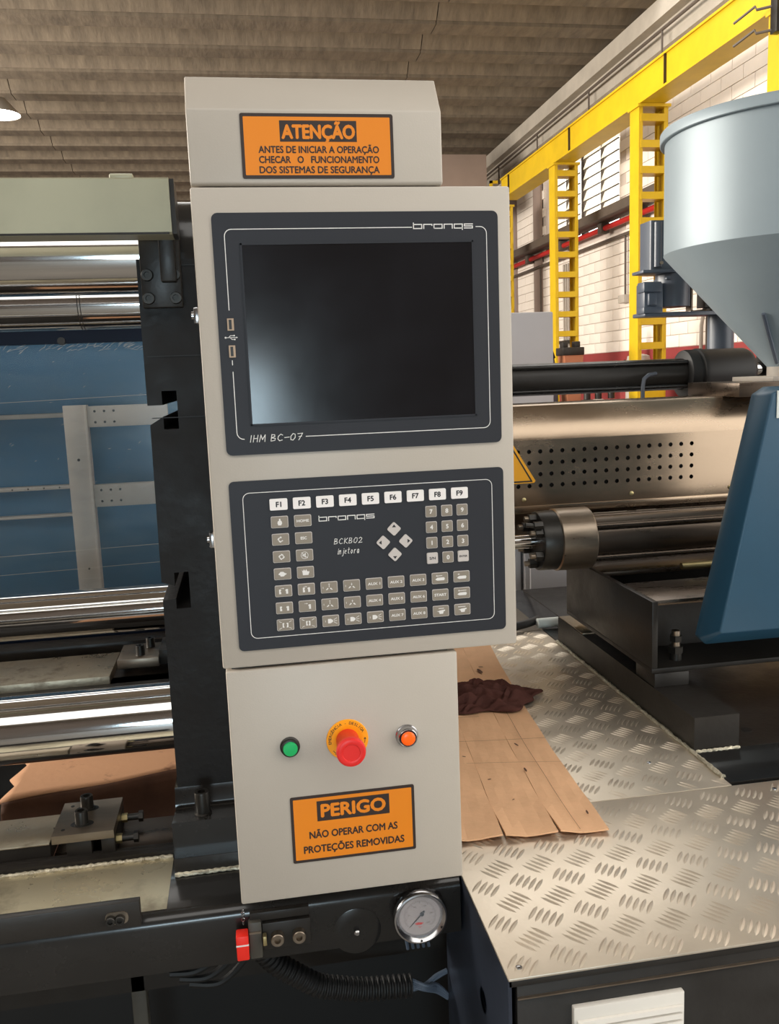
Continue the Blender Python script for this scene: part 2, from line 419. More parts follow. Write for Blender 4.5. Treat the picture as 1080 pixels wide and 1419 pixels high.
# window
for wi, (ya, yb) in enumerate(((11.05, 12.32), (12.36, 13.58))):
    wn = empty('window_%d' % (wi+1), (WX+.1, ya, 3.45)); wn['kind'] = 'structure'
    s = MB(); t = .03
    s.box(WX+.05, WX+.12, ya, ya+t, 3.45, 4.62); s.box(WX+.05, WX+.12, yb-t, yb, 3.45, 4.62)
    ym = (ya+yb)/2; s.box(WX+.05, WX+.12, ym-t/2, ym+t/2, 3.45, 4.62)
    s.box(WX+.05, WX+.12, ya, yb, 3.45, 3.45+t); s.box(WX+.05, WX+.12, ya, yb, 4.6, 4.62)
    struct(s, 'window_frame', 'darkpipe', wn)
    first = None
    for hy in (ya+t, ym+t/2):
        for k in range(8):
            if first is None:
                s = MB(); wd = (yb-ya)/2-1.6*t
                a = math.radians(25); dx, dz = .07*math.sin(a)*2, .155
                s.add([(WX+.03, hy, 3.50), (WX+.03, hy+wd, 3.50), (WX+.03+dx, hy+wd, 3.50+dz), (WX+.03+dx, hy, 3.50+dz)], [(0,1,2,3)])
                s.mat(1).box(WX+.018, WX+.04, hy, hy+wd, 3.492, 3.504)
                first = struct(s, 'louvre_pane', ['louvre','darkpipe'], wn); f0 = (hy, 0)
            else:
                c = first.copy(); COL.objects.link(c); c.location = first.location+Vector((0, hy-f0[0], .14*k))
# ledge and pipes on the wall
s = MB(); s.box(4.62, WX-.04, 2.5, 20, 3.47, 3.585, .005); tag(s.build('cable_tray', 'darkpipe'), 'dark brown cable tray running along white wall below the louvred windows', 'cable tray')
rp = empty('red_pipe', (4.8, 10, 3.4), 'red fire pipe with flange joints below the cable tray on the white wall', 'pipe')
s = MB(); s.tube([(4.80, 2.5, 3.39), (4.80, 20, 3.39)], .035, 12); s.build('pipe', 'redpipe', rp)
for y in (8.9, 10.1, 11.2, 12.7, 14.2, 15.7):
    s = MB(); s.box(4.74, 4.86, y, y+.12, 3.33, 3.46, .01); s.build('pipe_clamp', 'darkpipe', rp)
s = MB(); s.tube([(4.84, 2.5, 3.235), (4.84, 20, 3.235)], .022, 10); tag(s.build('dark_pipe', 'darkpipe'), 'thin dark pipe running beneath the red pipe on the wall', 'pipe')
def drop(y, z0, z1, label, box=True, r=.015):
    e = empty('conduit_drop', (4.86, y, z0), label, 'conduit', None)
    s = MB(); s.tube([(4.86, y, z0), (4.86, y, z1)], r, 8); s.build('conduit', 'darkpipe', e)
    if box:
        s = MB(); s.box(4.80, 4.895, y-.09, y+.09, z0-.08, z0+.02, .008); s.build('socket_box', 'greyframe', e)
drop(10.72, 2.48, 3.22, 'vertical wall conduit ending in a small socket box beside the tall yellow column')
drop(8.72, 1.2, 3.22, 'thin vertical conduit on wall behind the feeder arm', False, .012)
drop(8.45, 1.2, 3.22, 'second thin conduit on wall just behind the grey feeder post', False, .012)
drop(13.9, 1.5, 3.22, 'thin dark conduit on the wall left of the farther yellow column', False, .014)
s = MB(); s.tube([(4.84, 8.68, 3.2), (4.82, 8.66, 2.3), (4.80, 8.72, 2.0), (4.84, 8.80, 1.7), (4.84, 8.80, 1.3)], .02, 8)
tag(s.build('flexible_hose', 'greyframe'), 'pale curved flexible hose hanging on wall beside feeder post', 'hose')
e = empty('gas_pipes', (4.62, 12.4, 1.7), 'cluster of thin grey pipes with valves seen through the far yellow column', 'pipe')
for dy in (0, .09, .18):
    s = MB(); s.tube([(4.88, 12.75+dy, 1.7), (4.88, 12.75+dy, 3.15)], 0.013, 8); s.build('pipe', 'greyframe', e)
for zz in (2.95, 1.98):
    s = MB(); s.box(4.82, 4.90, 12.67, 13.01, zz, zz+.05, .01); s.build('valve', 'black', e)
# daylight lamp
e = empty('high_bay_lamp', (-2.84, 12.58, 5.08), 'glowing white round high bay lamp under the dark concrete ceiling', 'lamp')
s = MB(); s.lathe([(.02,.22),(.1,.2),(.26,.02),(.27,0)], (-2.84, 12.58, 5.1), 'z', 24, cap=False); s.build('lamp_shade', 'greyframe', e)
s = MB(); s.lathe([(.0,.05),(.25,.03),(.25,.0)], (-2.84, 12.58, 5.1), 'z', 24, cap=True); s.build('lamp_bulb', 'lampw', e)
s = MB(); s.cyl((-2.84, 12.58, 5.3), .01, 'z', 0, .14, 8); s.build('lamp_rod', 'darkpipe', e)

# ------------------------------------------------------------------ crane runway
e = empty('crane_runway_beam', (4.05, 10, 4.13), 'long yellow crane runway beam carried on the lattice columns', 'beam')
s = MB(); x = 4.0
s.box(x, x+.26, 2.5, 13.2, 4.13, 4.15); s.box(x+.02, x+.035, 2.5, 13.2, 4.15, 4.41); s.box(x, x+.26, 2.5, 13.2, 4.41, 4.43)
s.build('beam_profile', 'yellow', e)
s = MB(); s.box(x+.10, x+.15, 2.5, 13.2, 4.43, 4.47); s.build('crane_rail', 'yellow', e)
s = MB()
for y in (8.0, 10.4, 12.8): s.box(x-.004, x+.02, y, y+.012, 4.15, 4.41)
s.build('splice_joint', 'brownprint', e)
s = MB(); s.box(3.86, 3.9, 13.24, 13.28, 4.0, 4.42); s.box(3.86, 3.98, 13.24, 13.28, 4.38, 4.42); s.build('end_stop', 'yellow', e)
def column(y, label):
    e = empty('lattice_column', (4.12, y-.1, 0), label, 'column', None)
    for xa, xb in ((4.0, 4.04), (4.265, 4.305)):
        s = MB(); xo = xa if xa < 4.1 else xb-.016
        s.box(xo, xo+.016, y-.19, y, 0, 4.10); s.box(xa, xb, y-.198, y-.19, 0, 4.10); s.box(xa, xb, y, y+.008, 0, 4.10)
        s.build('channel', 'yellow', e)
    s = MB(); s.box(3.98, 4.325, y-.22, y+.02, 4.10, 4.128); s.build('cap_plate', 'yellow', e)
    first = None
    for k in range(17):
        if first is None:
            s = MB(); s.box(4.018, 4.288, y-.188, y-.03, 3.97, 4.035); s.box(4.018, 4.288, y-.206, y-.188, 3.968, 4.037); first = s.build('batten', 'yellow', e)
        else: dup(first, 0, 0, -.244*k)
    return e
column(8.72, 'nearest full yellow lattice column, behind the grey motor and feeder arm')
column(11.08, 'second yellow lattice column, in front of the louvred windows')
column(13.75, 'farthest yellow lattice column, just at the panel edge')
column(6.36, 'yellow column at the right edge above the hopper rim')
e = empty('cable_hook', (3.9, 6.4, 4.0), 'black conductor bracket with hooks on yellow column above hopper', 'bracket')
s = MB(); s.box(3.93, 3.99, 6.16, 6.24, 3.93, 4.42, .004); s.build('mounting_plate', 'black', e)
for zz in (3.96, 4.12):
    s = MB(); s.tube([(3.97, 6.2, zz), (3.86, 6.3, zz), (3.86, 6.32, zz+.03), (3.8, 6.5, zz-.02)], .010, 6); s.build('hook', 'darkpipe', e)

# ------------------------------------------------------------------ far background things
s = MB(); s.box(2.2, 4.03, 14, 14.8, 4.2, 4.975, .01); [s.box(xx_, xx_+.03, 14.3, 14.33, 4.97, 5.5) for xx_ in (2.4, 2.9)]; tag(s.build('duct_box', 'backwall'), 'dusty pink suspended box under the ceiling behind the control panel', 'duct')
e = empty('machine_cabinet', (1.6, 5.4, 0), 'plain light grey cabinet standing between panel and far yellow column', 'cabinet')
s = MB(); s.box(1.2, 1.822, 5.0, 5.7, .1, 1.935, .008); s.build('body', 'cabinet', e)
s = MB(); s.box(1.22, 1.80, 5.02, 5.68, 0, .1); s.build('plinth', 'black', e)
e = empty('electrical_cabinet', (1.2, 3.5, 0), 'bluish grey electrical cabinet under the barrel cover behind the cylinder rod', 'cabinet')
s = MB(); s.box(1.082, 1.9, 3.32, 3.8, .0, 1.19, .006); s.build('body', 'cabinet', e)
s = MB(); s.box(1.10, 1.88, 3.305, 3.32, .05, 1.17, .004); s.build('door', 'cabinet', e)
s = MB(); s.box(.95, 1.072, 3.34, 3.8, 0, 1.17, .004); s.build('side_panel', 'cabinet', e)
e = empty('workbench', (3.6, 9.2, 0), 'low cluttered workbench far behind the barrel cover', 'workbench')
s = MB(); s.box(2.4, 3.9, 8.5, 9.2, 1.10, 1.15, .005); s.build('table_top', 'darkpipe', e)
for xx in (2.45, 3.82):
    for yy in (8.55, 9.1):
        s = MB(); s.box(xx, xx+.05, yy, yy+.05, 0, 1.10); s.build('leg', 'black', e)
e = empty('tool_bin', (3.37, 8.75, 1.15), 'terracotta tool bin with black top on the far workbench', 'bin')
s = MB(); s.prism([(3.31,1.15),(3.43,1.15),(3.47,1.74),(3.27,1.74)], 'y', 8.65, 8.85); s.build('bin_body', 'tan', e)
s = MB(); s.box(3.25, 3.48, 8.64, 8.86, 1.74, 1.82, .01); s.box(3.27, 3.33, 8.7, 8.8, 1.81, 1.88, .01); s.box(3.40, 3.46, 8.7, 8.8, 1.81, 1.88, .01); s.build('lid', 'black', e)
e = empty('grey_bag', (3.13, 8.75, 1.15), 'slumped dark grey bag left of the terracotta bin', 'bag')
s = MB(); s.lathe([(.02,.62),(.06,.58),(.09,.4),(.10,.1),(.08,0)], (3.13, 8.75, 1.15), 'z', 14); s.build('bag_body', 'slate', e)
s = MB(); s.tube([(3.08,8.7,1.7),(3.10,8.68,1.78),(3.14,8.67,1.80),(3.18,8.7,1.72)], .012, 6); s.build('strap', 'black', e)
for k, (xx, mm, lb) in enumerate(((2.80,'teal','teal power tool on the far workbench nearest the panel'), (2.99,'teal','second teal power tool from the panel on the far workbench'), (3.60,'greyframe','small pale tin on far workbench, nearer the yellow column'), (3.74,'dado','small dark red tin at the end of the far workbench'), (3.48,'black','small black tin between bin and pale tin on the far workbench'))):
    e = empty('power_tool' if k < 2 else 'tin', (xx, 8.6, 1.15), lb, 'tool' if k < 2 else 'tin')
    s = MB(); s.box(xx-.055, xx+.055, 8.53, 8.63, 1.15, 1.29, .02); s.build('tool_body' if k < 2 else 'can', mm, e)
    s = MB(); s.cyl((xx, 8.58, 1.29), .035, 'z', 0, .06, 12); s.build('grip' if k < 2 else 'lid', 'black', e)
e = empty('red_fire_cone', (4.6, 10.2, 1.7), 'small dark red pointed stand on the red dado by the near column', 'stand')
s = MB(); s.lathe([(.10,0),(.08,.02),(.05,.2),(.01,.52)], (4.72, 10.1, 1.55), 'z', 12); s.build('cone', 'dado', e)
s = MB(); s.box(4.58, 4.86, 9.96, 10.24, 0, 1.55); s.build('pedestal', 'dado', e)
e = empty('grey_tank', (4.3, 8.0, 0), 'grey canister with side handles at the foot of the near yellow column', 'canister')
s = MB(); s.lathe([(.13,0),(.14,.05),(.14,1.62),(.12,1.72),(.05,1.74)], (4.42, 9.4, 0), 'z', 16); s.build('tank_body', 'greyframe', e)
s = MB(); s.tube([(4.26,9.4,1.45),(4.22,9.4,1.55),(4.26,9.4,1.68)], .012, 6); s.build('handle', 'black', e)

# ================================================================== CONTROL PANEL
Y0 = 1.2
cp = empty('control_panel', (.12, 1.27, .849), 'grey machine control panel column with screen, keypad and push buttons', 'control panel')
XL, XR = -.0466, .2865
hatp = [(Y0, 1.8535), (Y0+.003, 1.8505), (1.33, 1.8505), (1.33, 1.993), (1.236, 1.993), (1.2335, 1.9915), (Y0, 1.9435)]
s = MB(); s.prism(hatp, 'x', XL, .2845); o = s.build('head_housing', 'panel', cp, False)
bv = o.modifiers.new('b', 'BEVEL'); bv.width = .0025; bv.segments = 2; bv.limit_method = 'ANGLE'; o.data.shade_smooth(); o.data.set_sharp_from_angle(angle=.9)
tag(o, 'sloped grey head box carrying the orange attention sign')
s = MB(); s.box(-.048, .3775, Y0, 1.32, 1.2055, 1.8488, .0035); tag(s.build('screen_housing', 'panel', cp), 'wide grey box holding screen and keypad')
s = MB(); s.box(XL+.002, XR, Y0, 1.32, .849, 1.2015, .003); tag(s.build('lower_housing', 'panel', cp), 'narrow grey lower box with the push buttons')
s = MB(); s.box(XL+.01, .275, Y0+.012, 1.31, 1.200, 1.207); s.build('joint_gasket', 'black', cp); s = MB(); s.box(XL+.01, .275, Y0+.012, 1.31, 1.848, 1.852); s.build('joint_gasket', 'black', cp)
s = MB(); s.box(0, .24, 1.32, 1.498, 1.0, 1.65); tag(s.build('mounting_bracket', 'black', cp), 'black bracket fixing panel to the machine')
for zz, yy in ((1.6907, 1.25), (1.3818, 1.25)):
    s = MB(); s.box(-.056, -.047, yy-.012, yy+.012, zz-.011, zz+.011, .002); s.cyl((-.047, yy, zz), .006, 'x', -.012, 0, 10); s.build('latch', 'chromering', cp)

# display unit
du = MB(); du.prism(rrect(-.0235, .3588, 1.5025, 1.8162, .008), 'y', Y0-.0025, Y0+.001)
du = tag(du.build('display_unit', 'bezel', cp), 'charcoal screen surround with white outline')
yp = Y0-.0028
s = MB(); s.prism([(.0135,1.5435),(.3212,1.5435),(.3212,1.7755),(.0135,1.7755)], 'y', yp-.0002, Y0-.0005); s.build('display', 'screen', du)
s = MB(); t = .0022
s.box(.0113,.0135,Y0-.0038,Y0-.0020,1.5413,1.7777); s.box(.3212,.3234,Y0-.0038,Y0-.0020,1.5413,1.7777)
s.box(.0113,.3234,Y0-.0038,Y0-.0020,1.7755,1.7777); s.box(.0113,.3234,Y0-.0038,Y0-.0020,1.5413,1.5435); s.build('display_rim', 'bezel', du)
frame_line(-.008, .3425, 1.5238, 1.7955, .009, .0010, yp, du, gaps=[(.238,.327,1.79,1.80),(.003,.083,1.52,1.53),(-.012,-.004,1.615,1.694)])
s = MB(); stroke(s, [(-.008,1.628),(-.008,1.6225)], .001, yp); s.build('outline', 'white', du)
s = MB(); logo(s, .2405, .3245, 1.7938, .0052, yp, .0013); s.build('logo_print', 'white', du)
s = MB(); hand(s, 'IHM BC-07', .0065, .080, 1.5195, .0088, yp, .0009); s.build('model_print', 'white', du)
for zz in (1.6748, 1.640):
    s = MB(); s.box(-.0115, -.0030, Y0-.0042, Y0-.002, zz-.0078, zz+.0078); s.mat(1).box(-.0095, -.0058, Y0-.0044, Y0-.0040, zz-.0062, zz+.0062)
    s.build('usb_port', ['usb','black'], du)
s = MB(); stroke(s, [(-.0145,1.658),(-.0005,1.658)], .0007, yp); stroke(s, [(-.011,1.658),(-.0085,1.6605),(-.004,1.6605)], .0007, yp); stroke(s, [(-.009,1.658),(-.0065,1.6555),(-.0035,1.6555)], .0007, yp)
for px, pz, r in ((-.0148,1.658,.0013),(-.0035,1.6605,.0010),(-.003,1.6555,.0010)):
    flatpoly(s, [(px+r*math.cos(a*PI/4), pz+r*math.sin(a*PI/4)) for a in range(8)], yp)
flatpoly(s, [(.0012,1.658),(-.001,1.6591),(-.001,1.6569)], yp); s.build('usb_symbol', 'white', du)

# keypad
kp = MB(); kp.prism(rrect(-.0238, .3602, 1.2302, 1.4672, .007), 'y', Y0-.0022, Y0+.001)
kp = tag(kp.build('keypad', 'bezel', cp), 'charcoal membrane keypad with white outline')
yk = Y0-.0024
frame_line(-.006, .343, 1.2472, 1.4507, .009, .0009, yk, kp)
s = MB(); logo(s, .0945, .1740, 1.4062, .0052, yk, .0012); s.build('logo_print', 'white', kp)
s = MB(); hand(s, 'BCKB02', .1145, .1555, 1.3725, .0075, yk, .0007); hand(s, 'injetora', .1185, .1505, 1.3580, .0085, yk, .0007); s.build('model_print', 'white', kp)
def key(cx, cz, wd, ht, mm, legend=None, icon=None, diamond=False, lcol='white', lh=.0040, border=True, lw=None):
    s = MB(); y0 = Y0-.0040
    if diamond:
        P = rrect(-wd/2, wd/2, -ht/2, ht/2, .0022, 3); P = [((p[0]-p[1])*.7071, (p[0]+p[1])*.7071) for p in P]
    else: P = rrect(-wd/2, wd/2, -ht/2, ht/2, .0018, 3)
    P = [(cx+p[0], cz+p[1]) for p in P]
    if border:
        s.mat(1).prism([(cx+(p[0]-cx)*1.0, cz+(p[1]-cz)*1.0) for p in P], 'y', y0+.0006, Y0-.002)
        s.mat(0).prism([(cx+(p[0]-cx)*(1-.0016/wd), cz+(p[1]-cz)*(1-.0016/ht)) for p in P], 'y', y0, Y0-.002)
    else: s.prism(P, 'y', y0, Y0-.002)
    s.mat(2); yy = y0-.0001
    if legend: add_text(s, legend, cx, cz-lh/2, lh, yy, width=lw, bold=.045)
    if icon: icon(s, cx, cz, yy)
    o = s.build('key', [mm, 'keyl', lcol], kp)
    return o
def fp(s, cx, cz, pts, y, k=1.0): flatpoly(s, [(cx+p[0]*k*.001, cz+p[1]*k*.001) for p in pts], y)
for i in range(9):
    key(.0417+.0317*i, 1.4331+.0001*i, .0242, .0158, 'keyw', 'F%d' % (i+1), lcol='blackprint', lh=.0068, border=False)
def ic_hand(s, x, z, y): fp(s,x,z,[(-2,-4.5),(2,-4.5),(3.4,-1.5),(2.6,1.6),(1.4,2),(1.2,4.6),(-.6,4.6),(-.8,2),(-2.4,1.2),(-3,-1.5)],y)
def ic_cycle(n_):
    def f(s, x, z, y):
        for a in range(n_):
            t = a*PI/2+.4; c_, d_ = math.cos(t), math.sin(t)
            P = [(-2.3,3.2),(1.2,3.2),(1.2,4.4),(3,2.6),(1.2,.9),(1.2,2),(-2.3,2)]
            fp(s,x,z,[(p[0]*c_-p[1]*d_, p[0]*d_+p[1]*c_) for p in P],y)
    return f
def ic_mute(s, x, z, y):
    fp(s,x,z,[(-3,1.2),(-1.2,1.2),(1.6,3.6),(1.6,-3.6),(-1.2,-1.2),(-3,-1.2)],y); stroke(s, [(x-.004,z+.004),(x+.004,z-.004)], .0007, y)
    stroke(s, [(x+.0048*math.cos(a*PI/8), z+.0048*math.sin(a*PI/8)) for a in range(16)], .0006, y, True)
def ic_pump(s, x, z, y): fp(s,x,z,[(-5.5,.5),(-3.5,2),(-3,3.2),(1,3.2),(2.5,1.8),(6,0),(2.5,-2.4),(1.5,-3.4),(-2.8,-3.4),(-3.6,-1.4),(-5.5,-.8)],y)
def ic_heat(s, x, z, y): fp(s,x,z,[(-5,4),(-3.5,1.8),(-2,4.5),(-.5,1.8),(1.2,4.6),(2.2,1.6),(5.6,1),(3.8,-3.8),(-3.8,-3.8),(-4.2,0)],y)
def ic_mold(shut, single=0):
    def f(s, x, z, y):
        g = .4 if shut else 1.6
        if single != 1: fp(s,x-.0018,z,[(-2.8-g,-4),(-g,-4),(-g,-1.4),(-1-g,-.4),(-g,1),(-g,2.6),(-2.8-g,2.6)],y)
        fp(s,x+.0018,z,[(g,-4),(2.8+g,-4),(2.8+g,2.6),(g,2.6),(-1+g,1),(g,-.4)],y)
        fp(s,x,z,[(-4,4),(-1,4),(-1,4.8),(1,3.6),(-1,2.9),(-1,3.5),(-4,3.5)],y) if single != 2 else None
    return f
def ic_tri(up_):
    def f(s, x, z, y):
        d = 1 if up_ else -1
        stroke(s, [(x,z+.0005),(x,z+.0035)], .0008, y)
        fp(s,x,z,[(-1.5,4.4-(.0 if up_ else 2)),(0,4.4+d*1.2-(.0 if up_ else 2)),(1.5,4.4-(.0 if up_ else 2))],y)
        fp(s,x,z,[(-5,-3.6),(-2.2,-.4),(-.9,-1.8),(-3,-3.4)],y); fp(s,x,z,[(5,-3.6),(2.2,-.4),(.9,-1.8),(3,-3.4)],y)
        stroke(s, [(x-.0085,z-.001),(x-.0085,z+.001)], .0006, y)
    return f
def ic_corner(g):
    def f(s, x, z, y):
        for sx in (-1, 1):
            fp(s,x,z,[(sx*g,-3.6),(sx*(g+2.6),-3.6),(sx*(g+2.6),3),(sx*g,3),(sx*(g+1),0)],y)
            for sz in (-1, 1): stroke(s, [(x+sx*.0055,z+sz*.004),(x+sx*.0085,z+sz*.0055)], .0007, y)
    return f
def ic_nozzle(s, x, z, y):
    fp(s,x,z,[(-4,-3.2),(0,-3.2),(3,-1.2),(3,1.2),(0,3.2),(-4,3.2)],y)
    for a in (-1, 0, 1): stroke(s, [(x+.0045,z+a*.0018),(x+.0085,z+a*.004)], .0007, y)
    stroke(s, [(x-.0075,z-.001),(x-.0075,z+.001)], .0006, y)
def ic_screw(k):
    def f(s, x, z, y):
        fp(s,x,z,[(-7,-1.5),(-4,1),(6,1.2),(7,-.6),(6,-3.2),(-4,-3.2)],y)
        stroke(s, [(x-.004,z+.0035),(x+.003*k,z+.0038)], .0008, y); fp(s,x,z,[(-4,5),(-6,3.6),(-4,2.4)],y)
    return f
def ic_barrel(k):
    def f(s, x, z, y):
        fp(s,x,z,[(-6,.5),(-3,.5),(-2,1.2),(6,2),(6,.2),(4,-.2),(3,-3.8),(-2,-3.8),(-3,-1)],y)
        stroke(s, [(x-.003*k,z+.0042),(x+.004,z+.0042)], .0009, y)
    return f
KW, KH = .0236, .0162
def CX(i): return .0417+.0317*i
def RZ(r): return 1.4086-.0242*(r-1)
key(CX(0), RZ(1), KW, KH, 'keyg', icon=ic_hand); key(CX(1), RZ(1), KW, KH, 'keyg', 'HOME', lh=.0034, lw=.0165)
key(CX(0), RZ(2), KW, KH, 'keyg', icon=ic_cycle(3)); key(CX(1), RZ(2), KW, KH, 'keyg', 'ESC', lh=.0036)
key(CX(0), RZ(3), KW, KH, 'keyg', icon=ic_cycle(4)); key(CX(1), RZ(3), KW, KH, 'keyg', icon=ic_mute)
key(CX(0), RZ(4), KW, KH, 'keyg', icon=ic_pump); key(CX(1), RZ(4), KW, KH, 'keyg', icon=ic_heat)
LG = {(0,5):ic_mold(0),(1,5):ic_mold(1),(2,5):ic_tri(1),(3,5):ic_tri(0),(4,5):'AUX 1',(5,5):'AUX 2',(6,5):'AUX 3',(7,5):ic_screw(1),(8,5):ic_screw(-1),
      (0,6):ic_mold(0,2),(1,6):ic_mold(1,1),(2,6):ic_tri(1),(3,6):ic_tri(0),(4,6):'AUX 4',(5,6):'AUX 5',(6,6):'AUX 6',(7,6):'START',(8,6):ic_screw(2),
      (0,7):ic_corner(1.4),(1,7):ic_corner(.4),(2,7):ic_nozzle,(3,7):ic_nozzle,(4,7):ic_nozzle,(5,7):'AUX 7',(6,7):'AUX 8',(7,7):ic_barrel(1),(8,7):ic_barrel(2)}
for (i, r), v in LG.items():
    if isinstance(v, str): key(CX(i), RZ(r)+.0002*i, KW, KH, 'keyg', v, lh=.0036, lw=.0172)
    else: key(CX(i), RZ(r)+.0002*i, KW, KH, 'keyg', icon=v)
for i, cx in enumerate((.2536, .2763, .2986)):
    for j, cz in enumerate((1.4099, 1.3876, 1.3652, 1.3430)):
        lg = (('7','8','9'),('4','5','6'),('1','2','3'),('S/N','0','ENTER'))[j][i]
        if lg in ('S/N', 'ENTER'): key(cx, cz, .0160, .0160, 'keyl', lg, lcol='blackprint', lh=.0026 if lg == 'ENTER' else .0036, lw=.0115 if lg == 'ENTER' else .0085)
        else: key(cx, cz, .0160, .0160, 'keyg', lg, lh=.0058)
for cx, cz, dx, dz in ((.2,1.3887,0,1), (.184,1.3705,-1,0), (.2161,1.3705,1,0), (.2,1.3523,0,-1)):
    def ic(s, x, z, y, dx=dx, dz=dz):
        x += dx*.0042; z += dz*.0042
        flatpoly(s, [(x+dx*.0022, z+dz*.0022), (x-dx*.0018+dz*.003, z-dz*.0018-dx*.003), (x-dx*.0018-dz*.003, z-dz*.0018+dx*.003)], y)
    key(cx, cz, .0146, .0146, 'keyl', icon=ic, diamond=True, lcol='blackprint', border=False)

# warning signs on the panel
def sign(x0, x1, z0, z1, title, tb, tt, lines, label):
    s = MB(); s.prism(rrect(x0, x1, z0, z1, .0028), 'y', Y0-.0012, Y0+.0005)
    s.mat(1).prism(rrect(x0+.0042, x1-.0042, z0+.0042, z1-.0042, .001), 'y', Y0-.0013, Y0-.0002)
    sg = tag(s.build('warning_sign', ['brownprint', 'orange'], cp), label)
    y = Y0-.0016
    s = MB(); s.box(tb[0], tb[1], y+.0001, Y0-.001, tb[2], tb[3]); s.build('title_bar', 'brownprint', sg)
    s = MB(); add_text(s, title, (tt[0]+tt[1])/2, tt[2], tt[3]-tt[2], y, width=tt[1]-tt[0], bold=.05); s.build('title_lettering', 'orange', sg)
    s = MB()
    for txt, a, b, zb, h in lines: add_text(s, txt, (a+b)/2, zb, h, y, width=b-a, bold=.035)
    s.build('lettering', 'brownprint', sg)
sign(.0203, .2190, 1.8585, 1.9388, 'ATENÇÃO', (.0705,.1705,1.9040,1.9300), (.0735,.1675,1.9082,1.9242),
     [('ANTES DE INICIAR A OPERAÇÃO', .0425,.1990,1.8902,.0082), ('CHECAR   O   FUNCIONAMENTO', .0425,.1990,1.8778,.0082), ('DOS SISTEMAS DE SEGURANÇA', .0425,.1990,1.8652,.0082)],
     'orange attention sign with black border on head box')
sign(.0335, .2156, .9038, 1.0058, 'PERIGO', (.0716,.1780,.9655,.9963), (.0780,.1715,.9718,.9903),
     [('NÃO OPERAR COM AS', .0592,.1886,.9400,.0105), ('PROTEÇÕES REMOVIDAS', .0500,.1981,.9178,.0105)],
     'orange danger sign with black border below the buttons')

# push buttons
pb = MB(); pb.lathe([(.0142,0),(.0142,-.003),(.0128,-.004),(.0128,-.009),(.0115,-.0095)], (.0382,Y0,1.0838), 'y', 32)
pb = tag(pb.build('push_button', 'bolt', cp), 'green start push button in black collar')
s = MB(); s.lathe([(.0104,-.004),(.0104,-.0115),(.0094,-.0128),(.004,-.0132)], (.0382,Y0,1.0838), 'y', 32); s.build('button_cap', 'green', pb)
es = MB(); es.lathe([(.0305,0),(.0305,-.0012),(.0300,-.0018),(.013,-.0018)], (.1208,Y0,1.0852), 'y', 48)
es = tag(es.build('emergency_stop_button', 'ringyel', cp), 'red mushroom emergency stop on yellow ring')
s = MB(); s.lathe([(.0165,-.001),(.0165,-.012),(.0172,-.016),(.0172,-.030),(.0195,-.036),(.0208,-.040),(.0208,-.046),(.0198,-.0485),(.0175,-.0495),(.0125,-.0485),(.012,-.0478),(.003,-.0478)], (.1208,Y0,1.0852), 'y', 48)
s.build('mushroom_head', 'red', es)
s = MB(); T = 'EMERGÊNCIA - DESLIGA'; a0, a1 = 187, 28
for i, ch in enumerate(T):
    if ch == ' ': continue
    a = math.radians(a0+(a1-a0)*i/(len(T)-1)); r = .0235
    add_text(s, ch, .1208+r*math.cos(a), 1.0852+r*math.sin(a), .0040, Y0-.0020, bold=.02, rot=a-PI/2)
for a in (math.radians(-8), math.radians(222), math.radians(300)):
    r = .0255; stroke(s, [(.1208+r*math.cos(a+t), 1.0852+r*math.sin(a+t)) for t in (-.12,-.06,0,.06,.12)], .0008, Y0-.0020)
    t = .16; flatpoly(s, [(.1208+(r+.002)*math.cos(a+t-.06), 1.0852+(r+.002)*math.sin(a+t-.06)), (.1208+(r-.002)*math.cos(a+t-.06), 1.0852+(r-.002)*math.sin(a+t-.06)), (.1208+r*math.cos(a+t+.05), 1.0852+r*math.sin(a+t+.05))], Y0-.0020)
s.build('ring_lettering', 'brownprint', es)
il = MB(); il.lathe([(.0168,0),(.0168,-.0025),(.0155,-.004),(.0155,-.006),(.0143,-.0105),(.0128,-.012),(.0118,-.0115)], (.2078,Y0,1.0822), 'y', 36)
il = tag(il.build('indicator_lamp', 'chromering', cp), 'orange illuminated push button in chrome collar')
s = MB(); s.lathe([(.0104,-.008),(.0104,-.0135),(.0092,-.0145),(.003,-.0148)], (.2078,Y0,1.0822), 'y', 32); s.build('lamp_lens', 'amber', il)
s = MB(); s.lathe([(.0118,-.011),(.0104,-.011),(.0104,-.0128),(.0118,-.0128)], (.2078,Y0,1.0822), 'y', 32, cap=False); s.build('collar_ring', 'rubber', il)

# ================================================================== BASE FRAME (left and under the panel)
bf = empty('machine_base_frame', (-.3, 1.4, 0), 'long black machine base beam running under the control panel', 'machine base')
tp = [(1.318,.7856),(1.308,.7815),(1.301,.773),(1.30,.765),(1.30,.695),(1.303,.687),(1.312,.6815),(1.325,.6785),(1.52,.6785),(1.52,.7856)]
s = MB(); s.prism(tp, 'x', -1.4, .305); s.build('box_beam', 'blackgloss', bf)
s = MB(); s.add([(-1.4,1.318,.7860),(-.165,1.318,.7860),(-.165,1.47,.7860),(-1.4,1.47,.7860)], [(0,1,2,3)]); s.build('oily_sheen_top', 'oily', bf)  # sky sheen on the black beam is put into this sheet's colour
s = MB(); s.box(-1.4, -.165, 1.476, 1.492, .785, .797); s.build('edge_strip', 'black', bf)
s = MB(); s.box(-1.4, -.162, 1.492, 1.505, .785, .797, .001); s.build('rail_plate', 'black', bf)
def bead(mb, x0, x1, y, z, r=.004):
    n_ = int((x1-x0)/.006); pts = []; rr = []
    for i in range(n_+1):
        t = i/n_; pts.append((x0+(x1-x0)*t, y+random.uniform(-.0008,.0008), z)); rr.append(r*(.75+.35*(i%2))+random.uniform(0,.0006))
    mb.tube(pts, rr, 7)
